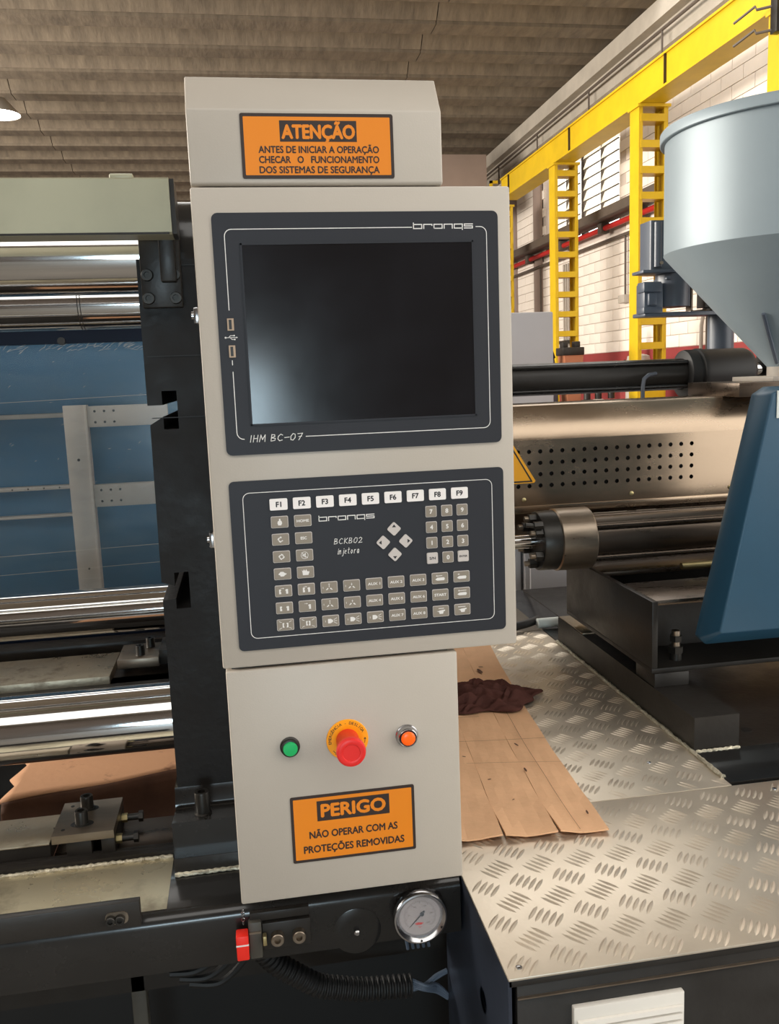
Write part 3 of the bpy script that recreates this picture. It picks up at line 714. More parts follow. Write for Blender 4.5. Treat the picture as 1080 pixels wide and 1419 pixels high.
s = MB(); bead(s, -1.2, -.166, 1.472, .788); s.build('weld_bead', 'weld', bf)
s = MB(); bead(s, -.158, .2, 1.408, .789); s.build('weld_bead', 'weld', bf)
s = MB(); s.box(-1.4, .9, 1.50, 3.0, .52, .56); s.box(-1.4, -.16, 2.3, 2.45, .56, .80); tag(s.build('bed_floor', 'black', bf), 'dark inner bed under the tie bars')
s = MB(); s.box(-.262, -.236, 1.5, 1.53, 0, .70, .002); s.build('post', 'greydark', bf)
s = MB(); s.box(-1.4, 1.0, 1.75, 1.77, 0, .515); s.build('inner_panel', 'rubber', bf)
s = MB(); s.box(-1.4, -.2005, 1.2855, 1.2995, .783, .824, .001); jp = tag(s.build('joint_plate', 'black', bf), 'black strip bolted along beam edge')
s = MB()
s.prism(rrect(-.252, -.218, .792, .812, .008), 'y', 1.2835, 1.286); s.build('slot_washer', 'steel', jp)
for xx in (-.244, -.230):
    s = MB(); s.lathe([(.0075,0),(.0075,-.007),(.0065,-.008),(.0038,-.008),(.0036,-.004)], (xx,1.2835,.801), 'y', 20); s.build('socket_bolt', 'bolt', jp)
s = MB(); s.box(-.0185, .057, 1.288, 1.301, .7125, .7575, .0015); vp = tag(s.build('fitting_block', 'black', bf), 'black block with two socket bolts below the panel')
for xx in (.004, .038):
    s = MB(); s.lathe([(.0105,0),(.0105,-.012),(.0095,-.013),(.0052,-.013),(.005,-.006)], (xx,1.288,.7335), 'y', 22); s.build('socket_bolt', 'steel', vp)
s = MB(); s.box(-.037, .056, 1.292, 1.301, .760, .7745, .001); s.build('top_strip', 'black', bf)
s = MB(); s.lathe([(.0395,0),(.0395,-.0015),(.0385,-.002),(.02,-.002)], (.1315,1.3012,.7155), 'y', 40); cv = s.build('round_cover', 'blackgloss', bf)
s = MB(); s.lathe([(.005,0),(.005,-.006),(.003,-.008)], (.1315,1.299,.7155), 'y', 14); s.build('cover_screw', 'chromering', cv)
# red knob with bracket
rk = empty('red_plug', (-.03, 1.28, .70), 'small red plastic plug on a chained pin under the panel corner', 'plug')
s = MB(); s.box(-.0595, -.0405, 1.268, 1.290, .7125, .7535, .002); s.mat(1).box(-.0597, -.0403, 1.2678, 1.2695, .7370, .7395); s.build('knob', ['redplastic','white'], rk)
s = MB(); s.box(-.0400, -.0195, 1.284, 1.2995, .7015, .7640, .003); s.build('bracket_plate', 'greydark', rk)
s = MB(); s.box(-.0390, -.021, 1.2825, 1.2845, .7455, .7490); s.build('pin', 'steel', rk)
s = MB(); s.box(-.0185, -.0125, 1.274, 1.286, .7285, .7440, .001); s.build('end_cap', 'brass', rk)
s = MB()
for i in range(5):
    c = (-.0475, 1.2985, .758+i*.0052); R_ = .0024
    s.tube([(c[0]+R_*math.cos(a*PI/4)*(1 if i%2 else .4), c[1]-.001+R_*.6*math.sin(a*PI/4)*(0 if i%2 else 1), c[2]+R_*1.2*math.sin(a*PI/4)) for a in range(8)], .0006, 5, closed=True)
s.build('chain', 'chromering', rk)
# pressure gauge
pg = empty('pressure_gauge', (.2335, 1.28, .69), 'round glass pressure gauge with black needle on the black beam', 'gauge')
gc = (.2335, 1.28, .7362)
s = MB(); s.lathe([(.036,.02),(.0435,.012),(.0445,.004),(.0445,-.001),(.0430,-.0035),(.0405,-.004),(.036,.000),(.0335,.004),(.0335,.0075)], gc, 'y', 56, cap=False); s.lathe([(.036,.02),(.0335,.0075)], gc, 'y', 56); s.build('case', 'chromering', pg)
s = MB(); s.lathe([(.0335,.0),(.0335,-.0006)], (gc[0], gc[1]+.0065, gc[2]), 'y', 48); di = s.build('dial', 'dial', pg)
s = MB(); yy = gc[1]+.0055
for k in range(41):
    a = math.radians(225-270*k/40); r0 = .0245 if k % 5 else .0225
    stroke(s, [(gc[0]+r0*math.cos(a), gc[2]+r0*math.sin(a)), (gc[0]+.0265*math.cos(a), gc[2]+.0265*math.sin(a))], .0005, yy)
for k, tx in enumerate(('0','50','100','150','200','250')):
    a = math.radians(225-270*k/5); add_text(s, tx, gc[0]+.0185*math.cos(a), gc[2]+.0185*math.sin(a)-.0012, .0024, yy)
s.build('scale_marks', 'needle', di)
s = MB(); flatpoly(s, [(gc[0]-.009,gc[2]-.0125),(gc[0]-.004,gc[2]-.011),(gc[0]+.006,gc[2]-.0125),(gc[0]+.002,gc[2]-.0155),(gc[0]-.006,gc[2]-.0155)], yy)
add_text(s, 'bar', gc[0], gc[2]-.0205, .0028, yy); s.build('red_print', 'redplastic', di)
s = MB(); a = math.radians(226); d = Vector((math.cos(a), math.sin(a))); n_ = Vector((-d.y, d.x)); c = Vector((gc[0]+.003, gc[2]+.004))
s.prism([tuple(c+d*.0285+n_*.0003), tuple(c+n_*.0011), tuple(c-d*.006+n_*.0016), tuple(c-d*.006-n_*.0016), tuple(c-n_*.0011), tuple(c+d*.0285-n_*.0003)], 'y', gc[1]+.0035, gc[1]+.0045)
s.lathe([(.0034,0),(.0034,-.002)], (c.x, gc[1]+.004, c.y), 'y', 16); s.build('needle', 'needle', pg)
s = MB(); s.lathe([(.036,.0012),(.036,.0004)], gc, 'y', 40); s.build('glass', 'glass', pg)
s = MB()
for k in range(3):
    a = math.radians(200+k*65+(0 if k != 1 else 5)); s.lathe([(.002,0),(.002,-.0012)], (gc[0]+.039*math.cos(a), gc[1]-.0025, gc[2]+.039*math.sin(a)), 'y', 10)
s.build('case_screw', 'black', pg)

# hoses and cables below the beam
def cable(name, pts, r, mm, label, cat, group=None, n=8):
    s = MB(); P = []
    for i in range(len(pts)-1):
        a = Vector(pts[max(i-1,0)]); b = Vector(pts[i]); c = Vector(pts[i+1]); d = Vector(pts[min(i+2,len(pts)-1)])
        for j in range(8):
            t = j/8; P.append(.5*((2*b)+(c-a)*t+(2*a-5*b+4*c-d)*t*t+(3*b-a-3*c+d)*t*t*t))
    P.append(Vector(pts[-1])); s.tube(P, r, n); return tag(s.build(name, mm), label, cat, group)
for k in range(4):
    dx = .020*k
    cable('rubber_hose', [(-.20+dx*.8,1.44,.60-.012*k),(-.16+dx,1.44,.600-.014*k),(-.115+dx,1.44,.618-.008*k),(-.08+dx,1.44,.645),(-.055+dx,1.44,.672),(-.03+dx,1.46,.72)], .0065, 'rubber',
          ('uppermost','second highest','third highest','lowest')[k]+' of four rubber hoses under the beam left of red plug', 'hose', 'rubber hoses left of the red plug')
s = MB(); P = []
base = [(-.05,1.42,.66),(0.0,1.42,.592),(.07,1.42,.538),(.15,1.42,.518),(.24,1.42,.512)]
for i in range(len(base)-1):
    for j in range(36):
        t = j/36; P.append((base[i][0]+(base[i+1][0]-base[i][0])*t, 1.42, base[i][2]+(base[i+1][2]-base[i][2])*t))
# smooth the centre line, then corrugate it
for _ in range(40): P = [P[0]]+[tuple((P[i-1][k]+2*P[i][k]+P[i+1][k])/4 for k in range(3)) for i in range(1, len(P)-1)]+[P[-1]]
s.tube(P, [(.0205 if (i//2) % 2 else .0175) for i in range(len(P))], 16)
tag(s.build('corrugated_conduit', 'rubber'), 'thick black corrugated conduit curving beneath the beam', 'conduit')
for k in range(6):
    up_ = k < 2
    e0 = .514+.005*(k-2.5)
    cable('grey_cable', [(.233,1.42,e0),(.262,1.42-.003*k,e0+(.006 if up_ else -.008)),(.285,1.425,e0+(.014 if up_ else -.024)),(.306,1.43,e0+(.020 if up_ else -.040)-.002*k)], .0034, 'cablew',
          'thin grey wire leaving the end of the corrugated conduit', 'cable', 'wires at the conduit end')
for k in range(4):
    cable('bundled_cable', [(.10+.02*k,1.43+.01*k,.68),(.15+.015*k,1.43+.01*k,.640-.006*k),(.21,1.43+.01*k,.612-.004*k+.006*(k%2)),(.26,1.43+.01*k,.606),(.306,1.45+.01*k,.610+.008*k)], .006, 'rubber' if k % 2 else 'slate',
          ('nearest','second nearest','third nearest','farthest')[k]+' thick cable sagging under the beam below the gauge', 'cable', 'cables sagging below the gauge')
for k in range(5):
    cable('hanging_wire', [(.235+.010*k,1.47,.612),(.236+.010*k,1.47,.595),(.239+.010*k,1.475,.575),(.243+.010*k,1.475,.545)], .0028, 'cablew',
          'thin bluish wire hanging from the cable bundle under the gauge', 'wire', 'bluish wires under the gauge')

# ================================================================== PLATEN
pl = empty('fixed_platen', (.0, 1.9, .79), 'massive rough black cast platen standing left of the control panel', 'platen')
s = MB(); PXL = -.152
# body with clamp slots cut into its left face
pts = [(PXL,1.80),(PXL,1.567),(PXL+.024,1.567),(PXL+.024,1.590),(PXL+.048,1.590),(PXL+.048,1.527),(PXL+.024,1.527),(PXL+.024,1.548),(PXL+.002,1.535),
       (PXL,1.27),(PXL+.022,1.262),(PXL+.022,1.285),(PXL+.046,1.285),(PXL+.046,1.222),(PXL+.022,1.222),(PXL+.022,1.240),(PXL,1.238),(PXL,.90),(.16,.90),(.16,1.80)]
s.prism(pts, 'y', 1.50, 2.62); s.build('body', 'cast', pl)
s = MB(); s.prism([(1.50,1.80),(1.502,1.83),(1.510,1.858),(1.525,1.880),(1.545,1.895),(1.57,1.902),(2.62,1.902),(2.62,1.80)], 'x', PXL+.012, .16); tag(s.build('shoulder', 'blackgloss', pl), 'rounded glossy platen shoulder')
fo = [(1.50,.90),(1.497,.890),(1.488,.876),(1.487,.868),(1.485,.8665),(1.41,.880),(1.41,.79),(2.62,.79),(2.62,.90)]
s = MB(); s.prism(fo, 'x', -.157, .16); ft = tag(s.build('foot', 'blackgloss', pl), 'stepped glossy platen foot')
s = MB(); s.box(-.158, .16, 1.4085, 1.412, .7870, .8165, .001); s.build('foot_plate', 'black', ft)
s = MB(); s.lathe([(.0145,.874),(.0150,.876),(.0125,.878),(.0125,.912),(.0118,.9145),(.0068,.9145),(.0066,.904)], (-.1075,1.445,0), 'z', 28); s.build('socket_bolt', 'bolt', ft)
for z_ in (1.5455, 1.6455, 1.7895):
    s = MB(); s.box(PXL+.006, .10, 1.4985, 1.501, z_, z_+.0014); s.build('casting_line', 'rubber', pl)
# black side bracket of the guard rail, bolted to the platen
gb = empty('guard_bracket', (-.11, 1.46, 1.72), 'black bracket plate with four socket bolts on the platen below guard rail', 'bracket')
s = MB(); s.box(-.1445, -.082, 1.478, 1.500, 1.722, 1.88, .002); s.build('plate', 'black', gb)
s = MB(); s.box(-.112, -.088, 1.455, 1.479, 1.760, 1.88, .002); s.build('web', 'black', gb)
for xx in (-.134, -.092):
    for zz in (1.772, 1.736):
        s = MB(); s.lathe([(.0092,0),(.0092,-.009),(.0084,-.010),(.0048,-.010),(.0046,-.004)], (xx,1.478,zz), 'y', 22); s.build('socket_bolt', 'bolt', gb)
gr = empty('guard_rail', (-.4, 1.41, 1.82), 'beige metal guard rail box running left above the chrome tie bars', 'guard rail')
s = MB(); s.prism([(1.40,1.826),(1.403,1.8225),(1.455,1.8225),(1.455,1.9045),(1.403,1.9045),(1.40,1.902)], 'x', -1.2, -.086); s.build('rail', 'beige', gr)
s = MB(); s.prism([(1.404,1.8235),(1.46,1.8235),(1.475,1.86),(1.475,1.88),(1.452,1.903),(1.404,1.903)], 'x', -.0855, -.079); s.build('end_cap', 'black', gr)
s = MB(); s.box(-.172, -.138, 1.412, 1.44, 1.9045, 1.9125, .002); s.build('clip', 'beige', gr)
s = MB(); s.box(-1.2, -.09, 1.399, 1.401, 1.8228, 1.8255); s.build('bottom_lip', 'black', gr)

# ------------------------------------------------------------------ tie bars
for (yy, zz, lb) in ((1.65, 1.823, 'upper front chrome tie bar, just under the beige guard rail'), (2.44, 1.812, 'upper rear chrome tie bar with a ring joint, behind the front one'),
                     (2.44, .996, 'lower rear chrome tie bar across the blue guard bottom'), (1.65, .978, 'lower front chrome tie bar, thick and nearest the bed')):
    e = empty('tie_bar', (-.7, yy, zz-.0625), lb, 'tie bar')
    s = MB(); s.cyl((0, yy, zz), .0625, 'x', -1.6, PXL+.03, 64); s.build('bar', 'chrome', e)
    if yy > 2 and zz > 1.5:
        for xx in (-.395, -.388):
            s = MB(); s.cyl((0, yy, zz), .0629, 'x', xx, xx+.0022, 48); s.build('ring_joint', 'black', e)
# ------------------------------------------------------------------ rear guard
rg = empty('rear_guard', (-.8, 3.3, .6), 'blue rear safety guard sheet with scratched clear window behind tie bars', 'guard')
s = MB(); s.box(-2.2, .15, 3.40, 3.43, .55, 2.05); s.build('sheet', 'rearblue', rg)
for zz, h in ((1.505,.016),(1.243,.014),(1.139,.010)):
    s = MB(); s.box(-2.0, -.585, 3.36, 3.40, zz-h/2, zz+h/2, .002)
    o = s.build('rail', 'greyframe', rg)
    if h == .014:
        s = MB()
        for k in range(6): s.cyl((-.62-.055*k, 3.36, zz), .003, 'y', -.002, 0, 8)
        s.build('rivet', 'black', o)
s = MB(); s.box(-2.0, .2, 2.90, 2.93, 1.738, 1.95); s.build('navy_header', 'navy', rg)
s = MB(); s.cyl((-.535, 2.90, 1.745), .012, 'y', -.012, 0, 14); s.build('header_bolt', 'black', rg)
s = MB(); s.box(-2.0, -.05, 2.90, 2.93, .855, .90); s.box(-2.0, -.05, 2.82, 2.93, .80, .855); s.build('navy_sill', 'navy', rg)
s = MB(); s.box(-2.0, -.05, 2.905, 2.911, .90, 1.738); s.build('window_pane', 'pane', rg)
s = MB(); s.box(-2.0,-.05,2.72,2.80,.76,.825,.003); tag(s.build('lower_rail','black',rg), 'black rail below blue guard')
# grey bracket frame
s = MB(); random.seed(3)
for k in range(120):
    x_ = random.uniform(-.95, -.27); z_ = 1.722+random.gauss(0, .006)
    if k > 90: x_ = random.uniform(-.95, -.3); z_ = random.uniform(1.3, 1.7)
    L_ = random.uniform(.006, .028) if k < 90 else random.uniform(.003, .010); an = random.gauss(.5, .35)
    stroke(s, [(x_, z_), (x_+L_*.5*math.cos(an), z_+L_*.5*math.sin(an)), (x_+L_*math.cos(an*.6), z_+L_*math.sin(an*.9))], .0009, 2.9045)
for z_ in (1.572, 1.09, 1.03): stroke(s, [(-.9, z_-.012), (-.28, z_)], .0012, 2.9045)  # reflections in the pane, drawn as long pale lines
tag(s.build('scratches_and_reflections', 'greyframe', rg), 'pale scratch marks and painted reflection lines on the clear window', kind='stuff')
gf = empty('drilled_bracket', (-.5, 3.12, .56), 'light grey upright with two drilled arms behind the clear window', 'frame')
s = MB(); s.box(-.590, -.517, 3.10, 3.13, .56, 1.543, .001); s.box(-.520, -.512, 3.085, 3.13, .56, 1.543, .001); s.build('upright', 'greyframe', gf)
s = MB()
for z0, z1, hz in ((1.468,1.538,(1.521,1.484)), (1.196,1.272,(1.2535,1.2155))):
    s = MB(); s.box(-.512, -.25, 3.10, 3.13, z0, z1, .001); ar = s.build('arm', 'greyframe', gf)
    h = MB()
    for zz in hz:
        for k in range(3): h.cyl((-.488+.031*k, 3.10, zz), .0042, 'y', -.0012, .0, 12)
    h.build('drilled_hole', 'black', ar)
s = MB(); s.cyl((-.553, 3.10, 1.36), .005, 'y', -.0012, 0, 10); s.cyl((-.551,3.10,.985), .004, 'y', -.0012, 0, 10); s.build('drilled_hole', 'black', gf)

# ------------------------------------------------------------------ bed ways and clamps
s = MB(); s.box(-1.4, -.376, 1.504, 1.61, .8185, .8216, .0005); s.mat(1).box(-1.4, -.376, 1.508, 1.606, .787, .8185)
tag(s.build('bed_way', ['worn', 'black']), 'oily worn bright steel bed way strip in front, left of clamp', 'bed way')
s = MB(); s.box(-1.4, -.40, 2.40, 2.62, .79, .822, .001); s.mat(1).box(-.40, -.16, 2.40, 2.62, .785, .80)
tag(s.build('bed_way', ['worn','darksteel']), 'stained steel bed way strip at the rear, behind the lower front tie bar', 'bed way')
s = MB(); s.box(-.374, -.16, 1.507, 1.62, .7865, .7895, .001); tag(s.build('slide_plate', 'darksteel'), 'dark oily slide plate between clamp block and platen foot', 'plate')
ck = empty('clamp_block', (-.31, 1.5, .81), 'steel clamp block with two socket bolts in front of the cardboard', 'clamp')
s = MB(); s.prism([(-.357,1.432),(-.253,1.432),(-.253,1.556),(-.357,1.556)], 'z', .846, .8605); s.build('top_plate', 'steel', ck)
s = MB(); s.box(-.276, -.253, 1.435, 1.556, .812, .846, .001); s.build('end_leg', 'black', ck)
s = MB(); s.box(-.335, -.293, 1.438, 1.55, .812, .846, .001); s.build('key_block', 'black', ck)
for yy in (1.468, 1.525):
    s = MB(); s.prism([(-.3115+.020*math.cos(a*PI/10), yy+.0125*math.sin(a*PI/10)) for a in range(20)], 'z', .8603, .8609); s.mat(1).lathe([(.0135,.861),(.0135,.8625),(.0112,.863),(.0112,.884),(.0104,.886),(.0062,.886),(.006,.876)], (-.3115, yy, 0), 'z', 26)
    s.build('socket_bolt', ['rubber','bolt'], ck)
for xx, yy in ((-.341,1.452),(-.340,1.540)):
    s = MB(); s.cyl((xx, yy, .8605), .0035, 'z', 0, .0005, 12); s.build('pin_hole', 'bolt', ck)
for yy in (1.455, 1.530):
    s = MB(); s.cyl((-.253, yy, .832), .0085, 'x', 0, .010, 6); s.mat(1).cyl((-.253, yy, .832), .0062, 'x', .010, .034, 16); s.mat(1).cyl((-.253, yy, .832), .010, 'x', .030, .038, 6)
    s.build('adjusting_screw', ['brass','bolt'], ck)
ck.location = ck.location+Vector((-.012, .060, -.0215))
ck = empty('clamp_block', (-.33, 2.52, .822), 'small steel clamp block with two bolts beyond the lower front tie bar', 'clamp')
s = MB(); s.box(-.385, -.272, 2.45, 2.60, .822, .848, .001); s.build('top_plate', 'steel', ck)
for yy in (2.49, 2.56):
    s = MB(); s.lathe([(.0135,.848),(.0125,.850),(.0125,.874),(.0118,.876),(.006,.876),(.006,.868)], (-.325+(yy-2.49)*.3, yy, 0), 'z', 22); s.build('socket_bolt', 'bolt', ck)
s = MB(); s.box(-.272, -.235, 2.47, 2.6, .822, .862, .001); s.build('stop_block', 'black', ck)
# cardboard in the bed
cb = empty('cardboard_sheet', (-.37, 1.93, .75), 'torn stained cardboard piece lying in the machine bed left of platen', 'cardboard')
n_ = 24; s = MB(); vs = []; fs = []
for j in range(7):
    for i in range(n_+1):
        t = i/n_; x = -.545+t*.40; yf = 1.835+.085*t+.004*math.sin(t*9); yb = 2.06-.03*t
        y = yf+(yb-yf)*j/6; x2 = x+(0.0 if i else .01*((j*7)%3-1)); vs.append((x2, y, .752+.0015*math.sin(t*7+j)))
for j in range(6):
    for i in range(n_): a = j*(n_+1)+i; fs.append((a, a+1, a+n_+2, a+n_+1))
s.add(vs, fs); o = s.build('top_face', 'cardedge', cb); sol = o.modifiers.new('s', 'SOLIDIFY'); sol.thickness = .004
s = MB(); vs = []; fs = []
for j, (dy, dz) in enumerate(((.0,0),(-.012,-.02),(-.03,-.09),(-.05,-.17))):
    for i in range(n_+1):
        t = i/n_; x = -.545+t*.40; yf = 1.835+.085*t+.004*math.sin(t*9); vs.append((x, yf+dy, .752+dz))
for j in range(3):
    for i in range(n_): a = j*(n_+1)+i; fs.append((a, a+1, a+n_+2, a+n_+1))
s.add(vs, fs); o = s.build('folded_flap', 'carddark', cb); sol = o.modifiers.new('s', 'SOLIDIFY'); sol.thickness = .003  # shaded side of the cardboard, its shade painted in dark brown

# ================================================================== TREAD PLATFORM (right)
PZ = .7856
tpf = empty('tread_platform', (.7, 1.6, 0), 'machine step platform topped with bright aluminium tread plates', 'platform')
def bars(x0, x1, y0, y1, clip=None):
    mb = MB(); U, V = .0722, .0940; ox, oy = .370, 1.121
    for i in range(-3, 14):
        for j in range(-2, 20):
            for kind in (0, 1):
                cx = ox+U*i+(.0355 if kind else 0); cy = oy+V*j+(V/2 if kind else 0)
                a = math.radians(-52 if kind == 0 else 52)
                d = Vector((math.cos(a), math.sin(a))); q = Vector((-d.y, d.x))
                for k in range(-2, 3):
                    c = Vector((cx, cy))+q*(k*.0104)
                    if not (x0+.012 < c.x < x1-.012 and y0+.010 < c.y < y1-.010): continue
                    hl, hw, hh = .0200, .0036, .0017
                    P = []
                    prof = [(-1,.0),(-.55,.8),(0,1),(.55,.8),(1,0)]
                    for t, w_ in prof:
                        p = c+d*(t*hl); ww = hw*w_
                        P.append([(p.x-q.x*ww, p.y-q.y*ww, PZ), (p.x, p.y, PZ+hh*w_), (p.x+q.x*ww, p.y+q.y*ww, PZ)])
                    vs = [P[0][1]]+[v for r_ in P[1:4] for v in r_]+[P[4][1]]
                    fs = [(0,1,2),(0,2,3),(1,4,5,2),(2,5,6,3),(4,7,8,5),(5,8,9,6),(7,10,8),(8,10,9)]
                    mb.add(vs, fs)
    return mb
def plate(x0, x1, y0, y1, screws, lab):
    s = MB(); s.box(x0, x1, y0, y1, PZ-.004, PZ, .0008); p = tag(s.build('tread_plate', 'tread', tpf), lab)
    tag(bars(x0, x1, y0, y1).build('raised_bars', 'tread', p), kind='stuff')
    for xx, yy in screws:
        s = MB(); s.lathe([(.0048,0),(.0045,.0012),(.0025,.0022),(.0005,.0024)], (xx, yy, PZ), 'z', 14); s.build('rivet', 'chromering', p)
plate(.309, 1.30, 1.045, 1.487, [(.330,1.066),(.968,1.455)], 'front tread plate')
plate(.309, .899, 1.489, 2.60, [(.79,1.62)], 'rear tread plate')
s = MB(); s.box(.3095, 1.30, 1.047, 1.49, PZ-.0145, PZ-.0045, .001); s.build('edge_frame', 'black', tpf)
s = MB(); s.box(.3215, 1.30, 1.0445, 1.05, .7525, .7545); s.build('panel_seam', 'steel', tpf)
s = MB(); s.box(.3215, 1.30, 1.049, 1.065, 0, .771, .001); s.build('front_panel', 'black', tpf)
# side panel with round hole
s = MB(); ring = []; Yh, Zh, Rh = 1.182, .651, .019
hole = [(Yh+Rh*math.cos(a*PI/8), Zh+Rh*math.sin(a*PI/8)) for a in range(16)]
sq = []
for a in range(16):
    c_, d_ = math.cos(a*PI/8), math.sin(a*PI/8); k = 1/max(abs(c_), abs(d_)); sq.append((Yh+.04*c_*k, Zh+.04*d_*k))
for x in (.3085, .3135):
    v = [(x, p[0], p[1]) for p in hole]+[(x, p[0], p[1]) for p in sq]
    s.add(v, [(i, (i+1)%16, 16+(i+1)%16, 16+i) for i in range(16)])
for x0_, x1_, y0_, y1_, z0_, z1_ in ((.3085,.3135,1.047,Yh-.04,0,.781),(.3085,.3135,Yh+.04,1.435,0,.781),(.3085,.3135,Yh-.04,Yh+.04,0,Zh-.04),(.3085,.3135,Yh-.04,Yh+.04,Zh+.04,.781)):
    s.box(x0_, x1_, y0_, y1_, z0_, z1_)
s.build('side_panel', 'sideblue', tpf, False)
s = MB(); s.box(.33, .335, 1.08, 1.42, .2, .77); s.build('inner_liner', 'rubber', tpf)
s = MB(); s.box(.309, .90, 1.50, 2.6, .60, .779); s.build('substructure', 'black', tpf)
vg = MB(); vg.box(.3995, .5635, 1.040, 1.050, .62, .7305, .002); vg = tag(vg.build('vent_grille', 'vent', tpf), 'white louvred vent grille')
for k in range(8):
    s = MB(); z1_ = .712-.0115*k
    s.prism([(1.0395,z1_),(1.036,z1_-.001),(1.034,z1_-.007),(1.0395,z1_-.0085)], 'x', .404, .559); s.build('slat', 'vent', vg)

# cardboard strip on the platform
cbd = empty('cardboard_strip', (.5, 1.8, PZ), 'long tan cardboard strip laid over the tread plates beside the panel', 'cardboard')
def cpt(u, v):          # u across 0..1 (left to right), v along 0..1 (front to back)
    xl = .30+.12*v; xr = .597+.100*v-.012*math.sin(v*PI)
    yf = 1.400-.027*u; y = yf+(2.50-yf)*v
    return xl+(xr-xl)*u, y
def zc(u, v):
    lift = .010*max(0, 1-v*7)*(1-.6*abs(math.sin(u*9)))
    return PZ+.0035+lift+.0012*math.sin(v*23+u*4)
def strip(u0, u1, name):
    s = MB(); vs = []; fs = []; nu, nv = 5, 40
    for j in range(nv+1):
        for i in range(nu+1):
            u = u0+(u1-u0)*i/nu; v = j/nv
            if j < 3: u += (.5-i/nu)*.016*(1-j/3)
            x, y = cpt(u, v); vs.append((x, y, zc(u, v)+.0006*math.sin(i*2.1+j)))
    for j in range(nv):
        for i in range(nu): a = j*(nu+1)+i; fs.append((a, a+1, a+nu+2, a+nu+1))
    s.add(vs, fs); o = s.build(name, 'card', cbd, False); m_ = o.modifiers.new('s', 'SOLIDIFY'); m_.thickness = .003; m_.offset = 1
    return o
strip(0, .3635, 'flap'); strip(.3650, .6935, 'flap'); strip(.6950, 1, 'flap')
def crease(p, q, w_=.0011, mm='carddark'):
    s = MB(); vs = []; fs = []; N = 24
    for i in range(N+1):
        t = i/N; u = p[0]+(q[0]-p[0])*t; v = p[1]+(q[1]-p[1])*t; x, y = cpt(u, v); z = zc(u, v)+.0045
        dx, dy = cpt(q[0], q[1])[0]-cpt(p[0], p[1])[0], cpt(q[0], q[1])[1]-cpt(p[0], p[1])[1]; L = math.hypot(dx, dy); nx, ny = -dy/L*w_/2, dx/L*w_/2
        vs += [(x-nx, y-ny, z), (x+nx, y+ny, z)]
    for i in range(N): fs.append((2*i, 2*i+1, 2*i+3, 2*i+2))
    s.add(vs, fs); s.build('crease', mm, cbd, False)
crease((0,.38),(1,.36)); crease((0,.50),(.55,.49)); crease((.3,.27),(1,.25), .0008); crease((.82,.0),(.80,.55), .0008)
for (u, v, r) in ((.42,.20,.0030),(.70,.225,.0050),(.74,.34,.0045),(.93,.055,.004),(.75,.77,.010),(.78,.80,.005),(.30,.30,.003),(.52,.12,.0022)):
    s = MB(); x, y = cpt(u, v); a0 = random.uniform(0, 3)
    s.add([(x+r*(1.4*math.cos(k*PI/5)*math.cos(a0)-.5*math.sin(k*PI/5)*math.sin(a0)), y+r*(1.4*math.cos(k*PI/5)*math.sin(a0)+.5*math.sin(k*PI/5)*math.cos(a0))*1.4, zc(u, v)+.0047) for k in range(10)], [tuple(range(10))])
    s.build('oil_stain', 'carddark', cbd, False)
# crumpled cloth
s = MB(); NU, NV = 90, 60; vs = []; fs = []
cx, cy = .545, 2.04
for j in range(NV+1):
    for i in range(NU+1):
        u = i/NU*2-1; v = j/NV*2-1
        rr = math.hypot(u, v); ang = math.atan2(v, u)
        k = max(abs(u), abs(v))/(rr+1e-6) if rr > 0 else 1
        x = u*k; y = v*k; R_ = math.hypot(x, y)
        edge = 1+.10*math.sin(ang*5+1)+.07*math.sin(ang*9)
        px, py = cx+x*.145*edge, cy+y*.095*edge
        h = (1-R_**2.2)
        f1 = noise.noise(Vector((x*1.5+y*.8, y*1.8, 1.3))); f2 = noise.noise(Vector((x*2.6+y, y*2.9-x, 4.1)))
        fold = .011*math.sin(8.5*(y*.9+x*.45)+6*f1+.6)+.006*math.sin(19*(x*.55-y*.8)+7*f2)+.0025*math.sin(34*(x*.3+y)+8*f1)
        z = PZ+.0095+max(0, h)**.5*(.021+fold)
        vs.append((px, py, max(z, PZ+.0095)))
for j in range(NV):
    for i in range(NU): a = j*(NU+1)+i; fs.append((a, a+1, a+NU+2, a+NU+1))
s.add(vs, fs); s.v = s.v
o = s.build('rag', 'cloth'); m_ = o.modifiers.new('s', 'SOLIDIFY'); m_.thickness = .002
tag(o, 'crumpled dark brown cloth rag lying on the cardboard strip', 'rag')
# black hose at the rear of the platform
cable('printed_hose', [(.66,2.62,.80),(.76,2.585,.803),(.84,2.60,.806),(.90,2.64,.806)], .013, 'rubber', 'black hydraulic hose lying at the rear edge of the tread plates', 'hose', n=12)
s = MB(); s.tube([(.885,2.60,.806),(.955,2.60,.806)], .0155, 14); tag(s.build('hose_sleeve', 'paper'), 'short white sleeve at the end of the black hose', 'hose sleeve')

# ================================================================== INJECTION UNIT SUPPORT (right)
mf = empty('machine_table', (1.2, 2.0, 0), 'black machine frame table right of the tread plates', 'machine frame')
s = MB(); s.box(.9005, 1.9, 1.4975, 3.1, .60, .7872, .001); s.build('table', 'blackgloss', mf)
s = MB(); s.box(1.0, 1.9, 1.640, 3.1, .7872, .7885); s.build('cover_plate', 'black', mf)
s = MB(); s.cyl((1.069, 1.717, .7885), .012, 'z', 0, .0006, 20); s.build('drain_hole', 'rubber', mf)
def beady(mb, x, y0, y1, z, r):
    n_ = int((y1-y0)/.008); mb.tube([(x+random.uniform(-.001,.001), y0+(y1-y0)*i/n_, z) for i in range(n_+1)], [r*(.7+.5*random.random()) for _ in range(n_+1)], 6)
s = MB(); beady(s, .8985, 1.52, 2.46, .7875, .0052); s.build('sealant_bead', 'weld', mf)
s = MB(); bead(s, .905, 1.005, 1.638, .789, .0035); s.build('weld_bead', 'weld', mf)
